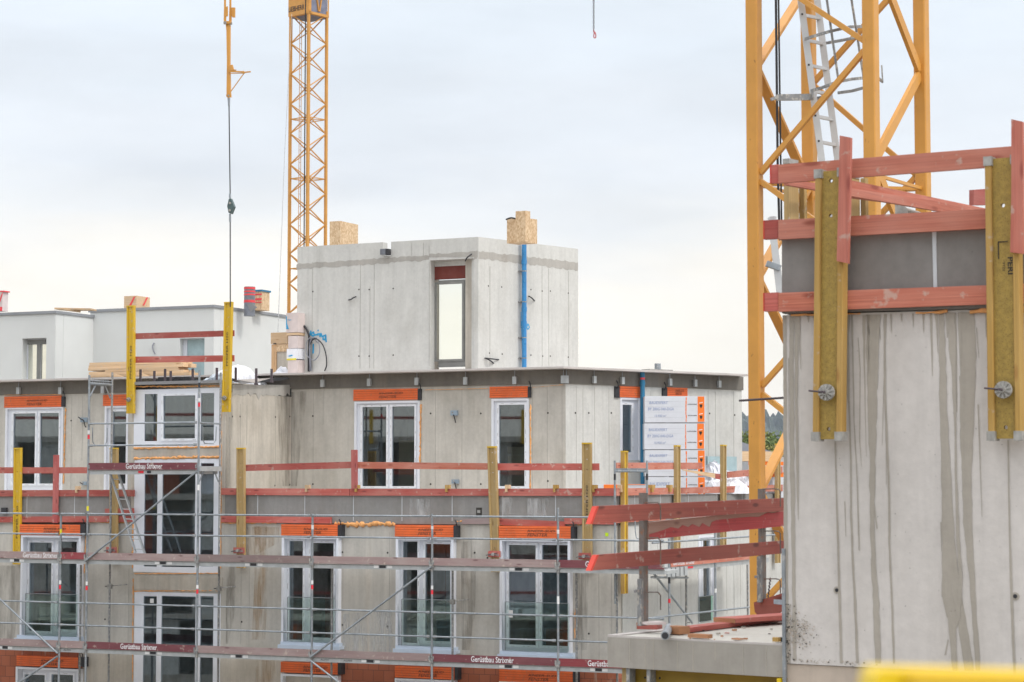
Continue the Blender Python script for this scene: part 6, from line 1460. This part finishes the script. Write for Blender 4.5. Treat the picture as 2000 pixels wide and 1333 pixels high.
# far crane
ZF=100; f2_,t2,_=mast(598,ZF,50,1.2,.125,zpx(15,598,ZF),None,M['craneb'],'far yellow lattice tower crane rising behind the concrete penthouse',.04)
topz=zpx(27,598,ZF)
perf=58.9/(FP/ZF)
def fz(py): return zpx(py,598,ZF)
nodes=[79,139,198,256,317,374,435,493]
allz=[fz(n) for n in nodes]; a=1.2; o_=.06
zn=allz+[allz[-1]-perf*k for k in range(1,5)]
for z in [allz[0]+perf]+zn:
    h2=perf/2
    for (p,q,up) in (((0,a-o_),(0,o_),(1,0,0)),((a-o_,0),(o_,0),(0,1,0)),((o_,a),(a-o_,a),(0,1,0)),((a,o_),(a,a-o_),(1,0,0))):
        if z<allz[0]+.1: seg(t2,f2_,p,z+.03,q,z+h2,.045,.045,M['craneb'],up)
        seg(t2,f2_,p,z-.03,q,z-h2,.045,.045,M['craneb'],up)
for py in (228,345,522):
    for p,q in (((0,0),(a,0)),((0,0),(0,a)),((a,0),(a,a)),((0,a),(a,a)),((0,a),(a,0))): seg(t2,f2_,p,fz(py),q,fz(py),.035,.035,M['craneb'],(0,0,1),'cross_tie')
for x,y in ((.35,.95),(.62,1.1)):
    m=MB(f2_); m.tube((x,y,fz(700)),(x,y,fz(30)),.016,M['craneb'],5); part(m,'ladder_rail',t2)
m=MB(f2_)
for k in range(90): z=fz(40)-k*.3; m.bar((.35,.95,z),(.62,1.1,z),.015,.015,M['galvd'])
part(m,'ladder_rungs',t2)
m=MB(f2_); m.tube((-.09,.12,fz(720)),(-.09,.12,fz(-20)),.03,M['cable'],6); part(m,'power_cable',t2)
# head: panelled section with lettering, mesh side
zt2=fz(27); zt3=zt2+2.6
m=MB(f2_); m.box(-.09,-.05,-.05,a+.08,zt2,zt3,M['craneb']); part(m,'head_panel',t2)
FL=Fr(f2_.w((-.095,a+.08,0)),50-90)
m=MB(FL); m.text('LIEBHERR',.03,fz(18),-.006,.24,M['black'],1.06,bold=.012); part(m,'lettering',t2)
m=MB(f2_); m.box(-.05,a+.06,-.075,-.045,zt2,zt2+.12,M['craneb']); m.box(a-.0,a+.07,-.075,-.045,zt2,zt3,M['craneb']); m.box(-.05,.1,-.075,-.045,zt2,zt3,M['craneb']); part(m,'head_frame',t2)
m=MB(f2_); m.box(.1,a,-.02,.0,zt2+.12,zt3,M['cranegrey']); part(m,'grey_cover',t2)
m=MB(f2_); m.bar((.16,-.05,zt3-.1),(.6,-.05,zt2+.2),.05,.08,M['craneb'],up=(0,1,0)); m.bar((1.1,-.05,zt3-.1),(.66,-.05,zt2+.2),.05,.08,M['craneb'],up=(0,1,0)); part(m,'brace',t2)
m=MB(f2_); m.box(-.06,a+.05,-.04,a+.05,zt2-.03,zt2+.06,M['craneb']); m.box(0,a,0,a,zt2-.06,zt2-.031,M['cranegrey']); part(m,'head_floor',t2)
# thin rope left of the far crane
m=MB(fl); m.tube(P3(570,28,96),P3(556,300,85),.011,M['galvd'],5,raw=True); m.tube(P3(556,300,85),P3(543,648,62),.011,M['galvd'],5,raw=True)
solo(m,'guide_rope','thin grey rope slanting down left of the far crane','rope',fl)
# lifting gear
ZH=44.5; fh=onplane(449,-15,ZH); t=thing('lifting_gear','yellow crane lifting gear with a long steel rope hanging over the stair block','lifting gear',fh,(0,0,fh.z(449,590)))
def hp(px,py,y=0): u,z=fh.p(px,py,y); return (u,y,z)
for px,y in ((439,-.05),(449.5,.05)):
    m=MB(fh); m.pxpoly([(px-1.3,-20),(px+1.3,-20),(px+1.6,14),(px+2,30),(px+2.2,46),(px-2.2,48),(px-2,30),(px-1.6,14)],y,y+.03,M['crane']); part(m,'suspension_link',t)
m=MB(fh); m.pxpoly([(441,14),(444.5,12.5),(444.7,31),(442.8,33),(441,31)],-.05,-.03,M['crane']); m.pxpoly([(452,15),(458.5,15),(458.3,34),(453.5,34),(452,30)],.05,.09,M['crane']); part(m,'side_plate',t)
m=MB(fh); m.tube(hp(439.5,45,-.08),hp(439.5,45,-.0),.035,M['cast'],12); m.tube(hp(450.5,46.5,0),hp(450.5,46.5,.11),.035,M['cast'],12); m.box(*[hp(439,43)[0],hp(451,43)[0]],-.02,.05,hp(445,47)[2],hp(445,42)[2],M['crane']); part(m,'pin',t)
m=MB(fh); m.pxpoly([(440.5,46),(448.8,46),(448.4,120),(449.5,180),(450.5,190),(443,190),(442.3,180),(443,120),(442,60)],0,.06,M['crane']); part(m,'main_bar',t)
m=MB(fh); m.bar(hp(446,140),hp(476,141),.03,.03,M['crane']); m.bar(hp(446,144),hp(475,143.5),.015,.015,M['craneb']); m.bar(hp(477,143),hp(451,179),.016,.016,M['craneb']); m.bar(hp(476,142),hp(489.5,140.5),.03,.025,M['craneb']); m.pxpoly([(471,142),(475,138.5),(479,142),(475,144)],-.02,.02,M['crane']); m.pxpoly([(446,129),(453.5,126.5),(456,135.5),(461,136.5),(459,138),(448,138.5)],-.02,.02,M['craneb']); part(m,'side_arm',t)
m=MB(fh); m.tube(hp(446.3,187,-.02),hp(446.3,187,.08),.05,M['crane'],14); m.tube(hp(446.3,187,-.03),hp(446.3,187,-.02),.02,M['cast'],10); part(m,'eye',t)
m=MB(fh); m.tube(hp(447,192),hp(447.3,208),.03,M['galv'],8,.02); m.tube(hp(447.3,206),hp(449.6,382),.013,M['cable'],6); m.tube(hp(449.6,430),hp(449.8,600),.013,M['cable'],6); part(m,'steel_rope',t)
m=MB(fh); m.tube(hp(449,379),hp(449.3,392),.022,M['galv'],8); m.tube(hp(449.3,418),hp(449.4,434),.022,M['galv'],8); m.pxpoly([(446.5,390),(450.5,388),(457,404),(451.5,418),(446.3,416),(443.6,403)],-.05,.05,M['shackle']); m.tube(hp(449,397,-.07),hp(449,397,.07),.026,M['cast'],10); m.tube(hp(448.5,411,-.07),hp(448.5,411,.07),.026,M['cast'],10); part(m,'hook_block',t)
# chain with hook
fc=onplane(1161.5,0,36); t=thing('chain','thin steel chain with a small red hook hanging into the sky','chain',fc,(0,0,fc.z(1161,76)))
m=MB(fc); z=fc.z(1161,58); k=0
while z<fc.z(1161,-30):
    L_=.062; pts=[]
    for i in range(13):
        a=2*math.pi*i/12; x=.012*math.cos(a); zz_=math.sin(a)*.016+(L_/2-.012)*(1 if math.sin(a)>0 else -1)*(.75)
        pts.append((x,0,z+zz_) if k%2 else (0,x,z+zz_))
    m.path(pts,.0046,M['rebar'],5); z+=.043; k+=1
part(m,'links',t)
m=MB(fc); pts=[(0,0,fc.z(1161,59)),(0,0,fc.z(1161,63))]
m.tube(pts[0],pts[1],.012,M['hookred'],8)
q=[fc.p(a,b) for a,b in ((1161.5,62.5),(1160.5,66),(1159.6,70),(1160,73.5),(1161.8,75),(1163.5,73.5),(1163.9,70),(1163,66),(1161.8,63))]
m.path([(a,0,b) for a,b in q],.009,M['hookred'],7); part(m,'hook',t)
# near yellow object, out of focus
fy=onplane(1850,6,1.2)
t=thing('yellow_guard','out of focus bright yellow painted bar close to the camera at the lower right','bar',fy,(fy.u(1850),0,fy.z(1850,1380)))
m=MB(fy); m.pxpoly([(1712,1314),(1724,1308),(2060,1316),(2060,1600),(1700,1600),(1706,1340)],0,.03,M['yellowfg']); part(m,'bar',t)
m=MB(fy); m.pxpoly([(1785,1326),(2060,1332),(2060,1600),(1775,1600)],-.02,-.001,paint('ochre_yellow_paint',(.55,.34,.005),.5)); part(m,'lower_panel',t)

# ------------------------------------------------------------ air
if HAZE:
    m=MB(Fr((0,0),0)); m.box(-1950,1950,-200,3250,-1,150,M['white'])
    hm=bpy.data.materials.new('haze_air'); hm.use_nodes=True; t_=hm.node_tree; t_.nodes.clear(); o_=t_.nodes.new('ShaderNodeOutputMaterial'); pv=t_.nodes.new('ShaderNodeVolumePrincipled')
    pv.inputs['Color'].default_value=(.70,.79,.94,1); pv.inputs['Density'].default_value=.00009; t_.links.new(pv.outputs[0],o_.inputs['Volume']); m.mats=[hm]
    solo(m,'haze',None,None,kind='stuff')
